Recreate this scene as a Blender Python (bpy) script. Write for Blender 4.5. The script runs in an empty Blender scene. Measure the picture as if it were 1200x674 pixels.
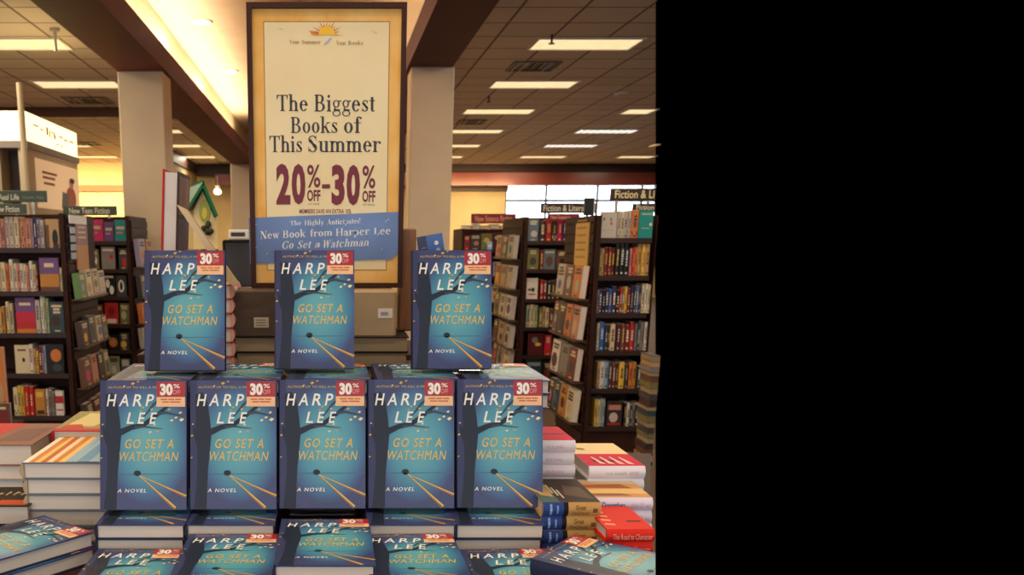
import bpy, bmesh, math, random
from mathutils import Matrix, Vector
random.seed(7)
SC = bpy.context.scene
COL = SC.collection

# ---------------------------------------------------------------- camera, exposure, world
F, CX, CY, HZ, EZ = 1040.0, 386.0, 512.0, 285.0, 1.6
TH = math.atan((CY - HZ) / F)
CT, ST = math.cos(TH), math.sin(TH)
cam_d = bpy.data.cameras.new('camera')
cam = bpy.data.objects.new('camera', cam_d)
COL.objects.link(cam)
SC.camera = cam
cam.location = (0, 0, EZ)
cam.rotation_euler = (math.radians(90) - TH, 0, 0)
cam_d.sensor_fit = 'HORIZONTAL'
cam_d.sensor_width = 36
cam_d.lens = F / 1200 * 36
cam_d.shift_x = (600 - CX) / 1200
cam_d.shift_y = (CY - 337) / 1200
cam_d.clip_start = 0.05
cam_d.dof.use_dof = True
cam_d.dof.focus_distance = 1.62
cam_d.dof.aperture_fstop = 9
SC.view_settings.view_transform = 'Standard'
SC.view_settings.look = 'None'
SC.view_settings.exposure = 0.35
SC.view_settings.gamma = 1
SC.view_settings.use_curve_mapping = False
SC.cycles.use_denoising = True
SC.cycles.max_bounces = 6
world = bpy.data.worlds.new('world')
SC.world = world
world.use_nodes = True
world.node_tree.nodes['Background'].inputs[0].default_value = (0, 0, 0, 1)

WARM = (1.0, 0.84, 0.62)
P_TROFFER, E_TROFFER = 40, .8
P_COVE, P_DOWN = 52, 38
E_SKY = 7.0
P_FRONT = 27


def area(name, loc, size, size_y, power, color=WARM, rot=(0, 0, 0), spread=math.pi):
    d = bpy.data.lights.new(name, 'AREA')
    d.shape = 'RECTANGLE'
    d.size, d.size_y, d.energy, d.color = size, size_y, power, color
    d.spread = spread
    o = bpy.data.objects.new(name, d)
    o.location, o.rotation_euler = loc, rot
    COL.objects.link(o)
    return o


# cove lamps of the raised ceiling, behind the lips of both beams
area('cove_lamp', (-1.98, 9.5, 3.78), 0.25, 24, P_COVE * 9, (1, .90, .70), (0, math.radians(180 - 24), 0))
area('cove_lamp', (1.12, 9.5, 3.78), 0.2, 24, P_COVE * 2, (1, .82, .56), (0, math.radians(180 + 12), 0))
# ceiling lamps over the aisle by the table
for q in (-1.6, 0.2, 1.7):
    area('aisle_lamp', (-0.3, q, 4.42), 2.2, 0.5, P_FRONT, (1, .88, .68))
# daylight of the shopfront windows behind the photographer
area('shopfront_daylight', (-1.5, -3.8, 1.75), 11, 2.7, 165, (.95, .97, 1.0), (math.radians(90), 0, 0))
# wall-wash lamps over the far walls
area('wall_wash_lamp', (-7.5, 25.0, 3.2), 7, 0.3, 420, (1, .75, .36), (math.radians(35), 0, 0))
area('wall_wash_lamp', (4.2, 24.9, 3.2), 2.4, 0.3, 90, (1, .75, .36), (math.radians(35), 0, 0))
area('wall_wash_lamp', (-2.6, 23.5, 3.3), 1.4, 1.4, 70, (1, .75, .36))


# ---------------------------------------------------------------- photo pixel -> place in the shop
def ray(px, py):
    u, v = (px - CX) / F, (CY - py) / F
    return (u, CT + v * ST, -ST + v * CT)


def atY(px, py, Y):
    r = ray(px, py); t = Y / r[1]
    return Vector((r[0] * t, Y, EZ + r[2] * t))


def atZ(px, py, z):
    r = ray(px, py); t = (z - EZ) / r[2]
    return Vector((r[0] * t, r[1] * t, z))


def atX(px, py, X):
    r = ray(px, py); t = X / r[0]
    return Vector((X, r[1] * t, EZ + r[2] * t))


# ---------------------------------------------------------------- materials
def lin(c):
    return tuple(((x / 255) / 12.92 if x / 255 <= .04045 else ((x / 255 + .055) / 1.055) ** 2.4) for x in c)


_mats = {}


def new_mat(name):
    m = bpy.data.materials.new(name)
    m.use_nodes = True
    nt = m.node_tree
    return m, nt, nt.nodes['Principled BSDF']


def paint(c, rough=.55, spec=.4, name='paint', metal=0):
    k = (tuple(c), rough, spec, metal)
    if k not in _mats:
        m, nt, b = new_mat(name)
        b.inputs['Base Color'].default_value = (*lin(c), 1)
        b.inputs['Roughness'].default_value = rough
        b.inputs['Specular IOR Level'].default_value = spec
        b.inputs['Metallic'].default_value = metal
        _mats[k] = m
    return _mats[k]


def glow(c, e, name='glow'):
    k = (tuple(c), 'glow', e)
    if k not in _mats:
        m, nt, b = new_mat(name)
        b.inputs['Base Color'].default_value = (*lin(c), 1)
        b.inputs['Emission Color'].default_value = (*lin(c), 1)
        b.inputs['Emission Strength'].default_value = e
        _mats[k] = m
    return _mats[k]


def noisy(name, c1, c2, scale=8, rough=.5, stretch=(1, 1, 1), spec=.4, detail=3, bump=0):
    m, nt, b = new_mat(name)
    tc = nt.nodes.new('ShaderNodeTexCoord')
    mp = nt.nodes.new('ShaderNodeMapping'); mp.inputs['Scale'].default_value = stretch
    n = nt.nodes.new('ShaderNodeTexNoise'); n.inputs['Scale'].default_value = scale; n.inputs['Detail'].default_value = detail
    r = nt.nodes.new('ShaderNodeValToRGB')
    r.color_ramp.elements[0].position, r.color_ramp.elements[1].position = .35, .65
    r.color_ramp.elements[0].color, r.color_ramp.elements[1].color = (*lin(c1), 1), (*lin(c2), 1)
    nt.links.new(tc.outputs['Object'], mp.inputs[0]); nt.links.new(mp.outputs[0], n.inputs['Vector'])
    nt.links.new(n.outputs['Fac'], r.inputs[0]); nt.links.new(r.outputs[0], b.inputs['Base Color'])
    b.inputs['Roughness'].default_value = rough; b.inputs['Specular IOR Level'].default_value = spec
    if bump:
        bp = nt.nodes.new('ShaderNodeBump'); bp.inputs['Strength'].default_value = bump
        nt.links.new(n.outputs['Fac'], bp.inputs['Height']); nt.links.new(bp.outputs[0], b.inputs['Normal'])
    return m


def tile_ceiling(name, c, line):
    m, nt, b = new_mat(name)
    tc = nt.nodes.new('ShaderNodeTexCoord')
    br = nt.nodes.new('ShaderNodeTexBrick')
    br.offset = 0; br.squash = 1
    br.inputs['Scale'].default_value = 1
    br.inputs['Brick Width'].default_value = .61
    br.inputs['Row Height'].default_value = .61
    br.inputs['Mortar Size'].default_value = .014
    br.inputs['Mortar Smooth'].default_value = .1
    br.inputs['Bias'].default_value = -.4
    br.inputs['Color1'].default_value = (*lin(c), 1)
    br.inputs['Color2'].default_value = (*lin(tuple(x * .93 for x in c)), 1)
    br.inputs['Mortar'].default_value = (*lin(line), 1)
    nt.links.new(tc.outputs['Object'], br.inputs['Vector'])
    nt.links.new(br.outputs['Color'], b.inputs['Base Color'])
    b.inputs['Roughness'].default_value = .8
    return m


def page_mat(name, c, axis=2):
    m, nt, b = new_mat(name)
    tc = nt.nodes.new('ShaderNodeTexCoord')
    w = nt.nodes.new('ShaderNodeTexWave'); w.bands_direction = 'Z'
    w.inputs['Scale'].default_value = 190; w.inputs['Distortion'].default_value = 1.2
    w.inputs['Detail'].default_value = 2; w.inputs['Detail Scale'].default_value = .3
    r = nt.nodes.new('ShaderNodeValToRGB')
    r.color_ramp.elements[0].color = (*lin(tuple(x * .86 for x in c)), 1)
    r.color_ramp.elements[1].color = (*lin(c), 1)
    nt.links.new(tc.outputs['Object'], w.inputs[0]); nt.links.new(w.outputs['Fac'], r.inputs[0])
    nt.links.new(r.outputs[0], b.inputs['Base Color'])
    b.inputs['Roughness'].default_value = .85
    return m


def cover_gradient(name, W, H):
    """Printed night-sky jacket: teal in the middle running out to navy at the borders."""
    m, nt, b = new_mat(name)
    tc = nt.nodes.new('ShaderNodeTexCoord')
    mp = nt.nodes.new('ShaderNodeMapping')
    mp.inputs['Location'].default_value = (-.12, -1.08, 0)
    mp.inputs['Scale'].default_value = (1 / (W * .5), 1 / (H * .47), 0)
    ln = nt.nodes.new('ShaderNodeVectorMath'); ln.operation = 'LENGTH'
    r = nt.nodes.new('ShaderNodeValToRGB')
    el = r.color_ramp.elements
    el[0].position, el[0].color = .2, (*lin((92, 164, 176)), 1)
    el[1].position, el[1].color = 1.0, (*lin((52, 62, 106)), 1)
    e = el.new(.6); e.color = (*lin((68, 140, 164)), 1)
    e = el.new(.88); e.color = (*lin((54, 90, 136)), 1)
    nt.links.new(tc.outputs['Object'], mp.inputs[0]); nt.links.new(mp.outputs[0], ln.inputs[0])
    nt.links.new(ln.outputs['Value'], r.inputs[0]); nt.links.new(r.outputs[0], b.inputs['Base Color'])
    b.inputs['Roughness'].default_value = .36
    b.inputs['Specular IOR Level'].default_value = .4
    return m


M_DARKWOOD = noisy('dark_stained_wood', (44, 22, 16), (60, 30, 20), 6, .55, (1, 8, 1), spec=.18, bump=.05)
M_BEAM = noisy('maroon_brown_beam_paint', (96, 42, 38), (104, 48, 42), 2, .6, spec=.15)
M_PILLAR = noisy('cream_pillar_paint', (206, 186, 160), (212, 192, 166), 3, .6)
M_WALL = noisy('tan_wall_paint', (196, 168, 122), (204, 176, 130), 2, .7)
M_TILE = tile_ceiling('acoustic_ceiling_tiles', (238, 222, 204), (126, 100, 82))
M_CREAMCEIL = noisy('raised_ceiling_paint', (176, 146, 108), (182, 152, 114), 2, .7)
M_CARPET = noisy('carpet', (88, 70, 56), (104, 84, 68), 60, .95, bump=.2)
M_PAGE = page_mat('page_edges', (226, 214, 200))
M_GREYPAGE = page_mat('grey_page_edges', (166, 144, 112))
M_CARTON = noisy('brown_carton', (66, 48, 34), (78, 58, 40), 14, .7, (1, 1, 4))
M_TANCARTON = noisy('tan_carton', (158, 130, 92), (170, 142, 104), 10, .5)
M_POST = noisy('brown_post_wood', (124, 78, 42), (142, 92, 52), 10, .5, (6, 6, 1))
M_WHITE = paint((236, 232, 224), .5)
M_METAL = paint((196, 190, 182), .35, .5, 'brushed_metal', .6)
M_BLACK = paint((20, 17, 17), .5, .15)


def acrylic():
    m, nt, b = new_mat('clear_acrylic')
    b.inputs['Base Color'].default_value = (.92, .95, .95, 1)
    b.inputs['Transmission Weight'].default_value = 1
    b.inputs['Roughness'].default_value = .03
    b.inputs['IOR'].default_value = 1.2
    return m


M_ACRYLIC = acrylic()


# ---------------------------------------------------------------- mesh builder
class MB:
    def __init__(s):
        s.v, s.f, s.mi, s.mats, s.sm = [], [], [], [], []

    def _m(s, mat):
        if mat not in s.mats:
            s.mats.append(mat)
        return s.mats.index(mat)

    def add(s, vs, fs, mat, M=None, smooth=False):
        n = len(s.v)
        for p in vs:
            s.v.append(tuple(M @ Vector(p)) if M is not None else tuple(p))
        i = s._m(mat)
        for f in fs:
            s.f.append([n + k for k in f]); s.mi.append(i); s.sm.append(smooth)
        return s

    def box(s, x0, x1, y0, y1, z0, z1, mat, M=None):
        x0, x1 = min(x0, x1), max(x0, x1); y0, y1 = min(y0, y1), max(y0, y1); z0, z1 = min(z0, z1), max(z0, z1)
        v = [(x0, y0, z0), (x1, y0, z0), (x1, y1, z0), (x0, y1, z0), (x0, y0, z1), (x1, y0, z1), (x1, y1, z1), (x0, y1, z1)]
        f = [(0, 3, 2, 1), (4, 5, 6, 7), (0, 1, 5, 4), (1, 2, 6, 5), (2, 3, 7, 6), (3, 0, 4, 7)]
        return s.add(v, f, mat, M)

    def bbox(s, x0, x1, y0, y1, z0, z1, mat, c=.002, M=None):
        """box with chamfered vertical edges and top edges"""
        x0, x1 = min(x0, x1), max(x0, x1); y0, y1 = min(y0, y1), max(y0, y1); z0, z1 = min(z0, z1), max(z0, z1)
        def ringp(i, z):
            return [(x0 + i + c, y0 + i, z), (x1 - i - c, y0 + i, z), (x1 - i, y0 + i + c, z), (x1 - i, y1 - i - c, z),
                    (x1 - i - c, y1 - i, z), (x0 + i + c, y1 - i, z), (x0 + i, y1 - i - c, z), (x0 + i, y0 + i + c, z)]
        rs = [ringp(c, z0), ringp(0, z0 + c), ringp(0, z1 - c), ringp(c, z1)]
        return s.loft(rs, mat, M)

    def loft(s, rings, mat, M=None, smooth=False, cap=True):
        n = len(rings[0]); v = [p for r in rings for p in r]; f = []
        for k in range(len(rings) - 1):
            for j in range(n):
                f.append((k * n + j, k * n + (j + 1) % n, (k + 1) * n + (j + 1) % n, (k + 1) * n + j))
        s.add(v, f, mat, M, smooth)
        if cap:
            s.add(rings[0], [tuple(reversed(range(n)))], mat, M)
            s.add(rings[-1], [tuple(range(n))], mat, M)
        return s

    def prism(s, pts, vec, mat, M=None):
        """extrude a planar outline (3d points) along vec"""
        vec = Vector(vec); a = [Vector(p) for p in pts]; b = [p + vec for p in a]
        return s.loft([a, b], mat, M)

    def poly(s, pts, mat, M=None):
        return s.add(pts, [tuple(range(len(pts)))], mat, M)

    def tube(s, p, q, r, mat, n=12, r2=None, M=None):
        p, q = Vector(p), Vector(q); d = (q - p).normalized()
        a = d.orthogonal().normalized(); b = d.cross(a); r2 = r if r2 is None else r2
        ring = lambda c, rr: [c + a * (rr * math.cos(2 * math.pi * k / n)) + b * (rr * math.sin(2 * math.pi * k / n)) for k in range(n)]
        return s.loft([ring(p, r), ring(q, r2)], mat, M, True)

    def mesh(s, name):
        me = bpy.data.meshes.new(name)
        me.from_pydata(s.v, [], s.f)
        for m in s.mats:
            me.materials.append(m)
        me.polygons.foreach_set('material_index', s.mi)
        me.polygons.foreach_set('use_smooth', s.sm)
        me.update()
        return me

    def build(s, name, parent=None, M=None):
        o = bpy.data.objects.new(name, s.mesh(name))
        COL.objects.link(o)
        if parent is not None:
            o.parent = parent
        if M is not None:
            o.matrix_local = M
        return o


def tag(o, label, cat, group=None, kind=None):
    o['label'] = label; o['category'] = cat
    if group: o['group'] = group
    if kind: o['kind'] = kind
    return o


def structure(o):
    o['kind'] = 'structure'
    return o


def thing(name, label, cat, M, group=None):
    o = bpy.data.objects.new(name, None)
    o.empty_display_size = .05
    COL.objects.link(o)
    o.matrix_world = M
    return tag(o, label, cat, group)


def copy_tree(src, M, label, group=None):
    r = src.copy(); COL.objects.link(r); r.matrix_world = M
    r['label'] = label
    if group: r['group'] = group
    for ch in src.children:
        c = ch.copy(); COL.objects.link(c); c.parent = r
        for g in ch.children:
            d = g.copy(); COL.objects.link(d); d.parent = c
    return r


def T(x, y, z):
    return Matrix.Translation((x, y, z))


def RZ(deg):
    return Matrix.Rotation(math.radians(deg), 4, 'Z')


def RX(deg):
    return Matrix.Rotation(math.radians(deg), 4, 'X')


def RY(deg):
    return Matrix.Rotation(math.radians(deg), 4, 'Y')


# ---------------------------------------------------------------- lettering
_txt = {}


def glyphs(body, offset=0.0, spacing=1.0):
    k = (body, offset, spacing)
    if body[0] == '~' and k not in _txt:      # lettering too small to read in the photo: short strokes, one per letter
        rg_ = random.Random(len(body)); vs, fs, x = [], [], 0.0
        for c in body[1:]:
            if c != ' ':
                h_ = rg_.choice([.7, .7, 1.0]); w_ = rg_.uniform(.3, .6); n_ = len(vs)
                vs += [(x, 0), (x + .16, 0), (x + .16, h_), (x, h_)]; fs.append((n_, n_ + 1, n_ + 2, n_ + 3))
                n_ = len(vs); y_ = rg_.choice([0, .3, .54])
                vs += [(x + .16, y_), (x + w_, y_), (x + w_, y_ + .16), (x + .16, y_ + .16)]; fs.append((n_, n_ + 1, n_ + 2, n_ + 3))
            x += .75
        _txt[k] = (vs, fs)
    if k not in _txt:
        cu = bpy.data.curves.new('lettering', 'FONT')
        cu.body = body; cu.resolution_u = 3; cu.offset = offset; cu.space_character = spacing
        ob = bpy.data.objects.new('lettering', cu)
        COL.objects.link(ob)
        dg = bpy.context.evaluated_depsgraph_get()
        me = bpy.data.meshes.new_from_object(ob.evaluated_get(dg))
        vs = [(v.co.x, v.co.y) for v in me.vertices]; fs = [tuple(p.vertices) for p in me.polygons]
        bpy.data.objects.remove(ob); bpy.data.curves.remove(cu); bpy.data.meshes.remove(me)
        _txt[k] = (vs, fs)
    return _txt[k]


def put_text(mb, shape, box, mat, place, shear=0.0):
    """fit a flat shape (verts, faces) into box (x0,x1,y0,y1); place(x,y) gives the 3d point"""
    vs, fs = shape
    vs = [(x + shear * y, y) for x, y in vs]
    ax, bx = min(v[0] for v in vs), max(v[0] for v in vs)
    ay, by = min(v[1] for v in vs), max(v[1] for v in vs)
    sx = (box[1] - box[0]) / max(bx - ax, 1e-6); sy = (box[3] - box[2]) / max(by - ay, 1e-6)
    mb.add([place(box[0] + (x - ax) * sx, box[2] + (y - ay) * sy) for x, y in vs], fs, mat)


# a small book-face alphabet with thick stems, thin hairlines and slab serifs
class Serif:
    ST, HR, XH, CAP, ASC, DSC = .125, .04, .47, .7, .73, -.21

    def __init__(s):
        s.v, s.f, s.x = [], [], 0

    def q(s, pts):
        n = len(s.v); s.v += [(s.x + x, y) for x, y in pts]; s.f.append(tuple(range(n, n + len(pts))))

    def bar(s, x0, x1, y0, y1):
        s.q([(x0, y0), (x1, y0), (x1, y1), (x0, y1)])

    def ln(s, a, b, w):
        h = w / 2
        s.q([(a[0] - h, a[1]), (a[0] + h, a[1]), (b[0] + h, b[1]), (b[0] - h, b[1])])

    def stem(s, x, y0, y1, lo=1, hi=0):
        s.bar(x, x + s.ST, y0, y1)
        if lo: s.bar(x - .055, x + s.ST + .055, y0, y0 + s.HR)
        if hi == 1: s.bar(x - .07, x + .02, y1 - s.HR, y1)
        if hi == 2: s.bar(x - .055, x + s.ST + .055, y1 - s.HR, y1)

    def arc(s, cx, cy, rx, ry, a0, a1, tx=None, ty=None, n=14):
        tx = s.ST if tx is None else tx; ty = s.HR if ty is None else ty
        o, i = [], []
        for k in range(n + 1):
            a = math.radians(a0 + (a1 - a0) * k / n)
            o.append((cx + rx * math.cos(a), cy + ry * math.sin(a)))
            i.append((cx + (rx - tx) * math.cos(a), cy + (ry - ty) * math.sin(a)))
        for k in range(n):
            s.q([o[k], o[k + 1], i[k + 1], i[k]])

    def dot(s, x, y, r):
        s.q([(x + r * math.cos(k * math.pi / 5), y + r * math.sin(k * math.pi / 5)) for k in range(10)])

    def arch(s, x, w):
        s.arc(x + w / 2 + s.ST / 2, s.XH - .17, w / 2 + s.ST / 2, .17, 0, 150, s.ST, .05)
        s.stem(x + w, 0, s.XH - .16)

    def ch(s, c):
        XH, CAP, ASC, D, ST, HR = s.XH, s.CAP, s.ASC, s.DSC, s.ST, s.HR
        w = .3
        if c == 'T':
            s.stem(.25, 0, CAP); s.bar(.02, .59, CAP - HR, CAP)
            s.q([(.02, CAP), (.02, CAP - .19), (.05, CAP - .19), (.1, CAP - HR)]); s.q([(.59, CAP), (.59, CAP - .19), (.56, CAP - .19), (.51, CAP - HR)]); w = .62
        elif c == 'B':
            s.stem(.08, 0, CAP, 1, 2); s.bar(.1, .32, CAP - HR, CAP); s.bar(.1, .32, .35, .35 + HR); s.bar(.1, .34, 0, HR)
            s.arc(.3, .525, .2, .175, -90, 90); s.arc(.32, .183, .23, .183, -90, 90); w = .62
        elif c == 'S':
            s.arc(.27, .53, .2, .18, 20, 262, .07, HR); s.arc(.28, .18, .22, .19, -160, 85, .1, HR); s.q([(.12, .5), (.2, .56), (.44, .24), (.36, .14)])
            s.bar(.43, .46, .5, .7); s.bar(.07, .1, 0, .22); w = .56
        elif c == 'H':
            s.stem(.08, 0, CAP, 1, 2); s.stem(.5, 0, CAP, 1, 2); s.bar(.15, .55, .34, .34 + HR); w = .72
        elif c == 'A':
            s.ln((.1, 0), (.33, CAP), HR); s.ln((.55, 0), (.33, CAP), ST + .02); s.bar(.17, .47, .22, .22 + HR); s.bar(0, .2, 0, HR); s.bar(.44, .68, 0, HR); w = .68
        elif c == 'N':
            s.bar(.12, .15, 0, CAP); s.bar(.55, .58, 0, CAP); s.ln((.17, CAP), (.54, 0), ST + .03); s.bar(.04, .22, 0, HR); s.bar(.02, .16, CAP - HR, CAP); s.bar(.47, .66, CAP - HR, CAP); w = .68
        elif c == 'L':
            s.stem(.08, 0, CAP, 1, 2); s.bar(.1, .5, 0, HR); s.q([(.5, 0), (.5, .2), (.47, .2), (.42, HR)]); w = .54
        elif c == 'G':
            s.arc(.34, .35, .31, .36, 35, 325); s.stem(.48, .03, .3, 0, 2); s.bar(.56, .59, .48, .7); w = .7
        elif c == 'W':
            for x in (.06, .36):
                s.ln((x + .06, CAP), (x + .2, 0), ST); s.ln((x + .34, CAP), (x + .2, 0), HR)
            s.bar(0, .24, CAP - HR, CAP); s.bar(.3, .52, CAP - HR, CAP); s.bar(.6, .8, CAP - HR, CAP); w = .82
        elif c == 'Y':
            s.stem(.25, 0, .34); s.ln((.1, CAP), (.3, .32), ST); s.ln((.52, CAP), (.32, .32), HR); s.bar(0, .22, CAP - HR, CAP); s.bar(.42, .62, CAP - HR, CAP); w = .62
        elif c in 'hnm':
            s.stem(.07, 0, ASC if c == 'h' else XH, 1, 1); s.arch(.07, .27)
            w = .55
            if c == 'm': s.arch(.34, .27); w = .82
        elif c in 'eoc':
            s.arc(.24, XH / 2, .21, XH / 2 + .01, 0 if c == 'e' else (40 if c == 'c' else 0), 360 if c == 'o' else 322)
            if c == 'e': s.bar(.08, .45, .25, .25 + HR)
            if c == 'c': s.dot(.38, .36, .05)
            w = .49
        elif c == 'i':
            s.stem(.07, 0, XH, 1, 1); s.dot(.12, .63, .065); w = .28
        elif c == 'l':
            s.stem(.07, 0, ASC, 1, 1); w = .28
        elif c == 'g':
            s.arc(.21, .32, .17, .16, 0, 360, .08); s.arc(.23, -.08, .21, .13, 0, 360, .06, .035); s.ln((.12, .03), (.14, .19), .05); s.q([(.1, .06), (.4, .02), (.42, .08), (.12, .12)]); s.bar(.33, .46, .4, .46); w = .48
        elif c == 's':
            s.arc(.2, .35, .14, .125, 20, 262, .06, HR); s.arc(.2, .125, .16, .13, -160, 85, .08, HR); s.q([(.09, .32), (.16, .38), (.33, .17), (.26, .1)]); s.bar(.31, .335, .33, .47); s.bar(.04, .065, 0, .16); w = .4
        elif c == 't':
            s.stem(.09, .06, .6, 0); s.bar(0, .29, XH - HR, XH); s.arc(.2, .08, .11, .09, 180, 330, .09); w = .33
        elif c == 'k':
            s.stem(.07, 0, ASC, 1, 1); s.ln((.16, .2), (.42, XH), HR + .01); s.ln((.44, 0), (.26, .3), ST); s.bar(.33, .52, XH - HR, XH); s.bar(.34, .56, 0, HR); w = .56
        elif c == 'f':
            s.stem(.1, 0, .6); s.arc(.23, .58, .13, .155, 40, 180, .1, HR); s.dot(.32, .66, .05); s.bar(0, .33, XH - HR, XH); w = .33
        elif c == 'r':
            s.stem(.07, 0, XH, 1, 1); s.arc(.29, .32, .12, .15, 60, 170, .04, .04); s.dot(.36, .4, .06); w = .43
        elif c == 'u':
            s.stem(.07, .1, XH, 0, 1); s.arc(.22, .12, .15, .13, 180, 320, ST, .05); s.stem(.34, 0, XH, 1, 1); w = .55
        elif c == 'a':
            s.arc(.2, .34, .16, .135, 0, 160, ST, HR); s.stem(.26, .03, .35, 0); s.arc(.18, .13, .14, .14, 30, 330, .08); s.bar(.3, .44, 0, .05); s.dot(.09, .36, .05); w = .46
        elif c == 'd':
            s.arc(.23, XH / 2, .19, XH / 2, 0, 360); s.stem(.33, 0, ASC, 0, 1); s.bar(.33, .5, 0, HR); w = .54
        elif c == 'p':
            s.stem(.07, D, XH, 1, 1); s.arc(.27, XH / 2, .2, XH / 2, 0, 360); w = .52
        elif c == 'y':
            s.ln((.12, XH), (.27, .02), ST); s.ln((.43, XH), (.22, -.18), HR); s.dot(.16, -.16, .05); s.bar(0, .22, XH - HR, XH); s.bar(.34, .52, XH - HR, XH); w = .52
        elif c == 'w':
            for x in (.02, .24):
                s.ln((x + .08, XH), (x + .19, 0), ST); s.ln((x + .31, XH), (x + .19, 0), HR)
            s.bar(0, .2, XH - HR, XH); s.bar(.46, .64, XH - HR, XH); w = .66
        s.x += w


_srf = {}


def serif(body):
    if body not in _srf:
        s = Serif()
        for c in body:
            s.ch(c)
        _srf[body] = (s.v, s.f)
    return _srf[body]


ORD = ['first', 'second', 'third', 'fourth', 'fifth', 'sixth', 'seventh', 'eighth', 'ninth', 'tenth', 'eleventh', 'twelfth', 'thirteenth',
       'fourteenth', 'fifteenth', 'sixteenth', 'seventeenth', 'eighteenth', 'nineteenth', 'twentieth']

# ================================================================ THE ROOM

CZ = 3.8          # tile ceiling
BZ = 3.4          # underside of the long beams
XE = lambda Y, z: (768 - CX) / F * (Y * CT - (z - EZ) * ST)     # where the photographed part of the shop ends

mb = MB(); mb.prism([(-14, -4, -.05), (.9, -4, -.05), (XE(2, 0), 2, -.05), (XE(28.2, 0), 28.2, -.05), (-14, 28.2, -.05)], (0, 0, .05), M_CARPET); structure(mb.build('floor'))
mb = MB()
mb.prism([(-14, -4, CZ), (-2.27, -4, CZ), (-2.27, 27, CZ), (-14, 27, CZ)], (0, 0, .08), M_TILE)
yn = atZ(768, 2, CZ)
mb.prism([(1.29, -4, CZ), (yn.x, -4, CZ), (yn.x, yn.y, CZ), (XE(26.3, CZ), 26.3, CZ), (1.29, 26.3, CZ)], (0, 0, .08), M_TILE)
structure(mb.build('ceiling'))
mb = MB()
mb.box(-2.3, 1.3, -4, 27, 4.5, 4.58, M_CREAMCEIL)                # raised ceiling over the aisle
mb.box(-2.3, -2.22, -4, 27, BZ + .3, 4.5, M_CREAMCEIL); mb.box(1.24, 1.3, -4, 27, BZ + .3, 4.5, M_CREAMCEIL)
structure(mb.build('ceiling_raised'))
zL = atX(250, 123, -1.75).z
mb = MB(); mb.box(-2.27, -1.75, -4, 26.4, BZ, BZ + .12, M_BEAM); mb.box(-1.81, -1.75, -4, 26.4, BZ + .12, zL, M_BEAM); mb.box(-2.27, -2.21, -4, 26.4, BZ + .12, CZ, M_BEAM)
structure(mb.build('beam_left'))
mb = MB(); mb.box(.82, 1.29, -4, 26.3, BZ, BZ + .12, M_BEAM); mb.box(.82, .88, -4, 26.3, BZ + .12, zL, M_BEAM); mb.box(1.23, 1.29, -4, 26.3, BZ + .12, CZ, M_BEAM)
structure(mb.build('beam_right'))
# pillars under the beams
for nm, x0, x1, y0, d in (('pillar_left', -2.27, -1.78, 10.1, .48), ('pillar_far', -2.3, -1.85, 21.5, .4), ('pillar_right', .855, 1.308, 9.87, .45)):
    mb = MB(); mb.bbox(x0, x1, y0, y0 + d, 0, BZ, M_PILLAR, .012)
    mb.box(x0 - .015, x1 + .015, y0 - .015, y0 + d + .015, 0, .14, M_DARKWOOD)
    structure(mb.build(nm))
# far cross beam on the right, above the window
ye = 26.2
xe = lambda z: XE(ye, z)
mb = MB()
z1, z2, z3 = atY(560, 192, ye).z, atY(560, 202.5, ye).z, atY(560, 217.5, ye).z
M_FASCIA = noisy('red_brown_fascia', (118, 58, 46), (132, 66, 52), 1.5, .28)
mb.prism([(1.29, ye, z2), (1.29, ye, CZ), (xe(CZ), ye, CZ), (xe(z2), ye, z2)], (0, .4, 0), paint((52, 26, 24), .5))
mb.prism([(1.29, ye - .12, z3), (1.29, ye - .12, z2), (XE(ye - .12, z2), ye - .12, z2), (XE(ye - .12, z3), ye - .12, z3)], (0, .5, 0), M_FASCIA)
structure(mb.build('beam_cross_right'))
# far wall right of the aisle and its window
yw = 27.0
xw0, xw1 = atY(510, 240, yw).x, atY(592, 240, yw).x
mb = MB(); mb.box(xw0, xw1, yw, yw + .2, 0, z3 + .4, M_WALL); structure(mb.build('wall_back_right'))
mb = MB(); zt = atY(560, 222, yw).z; mb.box(xw0, xw1 + .05, yw - .12, yw - .003, zt - .06, zt + .09, paint((70, 40, 30), .5)); structure(mb.build('trim_1'))
xr = XE(yw, 2.6) - .02
zsill = atY(640, 262, yw).z
mb = MB(); mb.prism([(xw1 + .02, yw, 0), (XE(yw, 0) - .02, yw, 0), (XE(yw, zsill) - .02, yw, zsill), (xw1 + .02, yw, zsill)], (0, .2, 0), M_WALL); structure(mb.build('wall_below_window'))
M_MULL = paint((84, 92, 96), .4)
w = structure(MB().box(xw1 + .02, xr, yw + .04, yw + .1, atY(640, 236.5, yw).z, atY(640, 233.5, yw).z, M_MULL).build('window_1'))
mb = MB()
zb, zt = atY(640, 262, yw).z, atY(640, 217, yw).z
for px in (592.7, 640, 700, 752):
    x = atY(px, 240, yw).x; mb.box(x - .03, x + .03, yw + .03, yw + .11, zb, zt, M_MULL)
mb.box(xw1 + .02, xr, yw + .03, yw + .11, zb, zb + .06, M_MULL)
mb.build('window_frame', w)
gl, nt, b = new_mat('window_glass'); b.inputs['Transmission Weight'].default_value = 1; b.inputs['Roughness'].default_value = 0; b.inputs['IOR'].default_value = 1.02
mb = MB(); mb.box(xw1 + .02, xr, yw + .06, yw + .066, zb, zt, gl); mb.build('window_pane', w)
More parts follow.
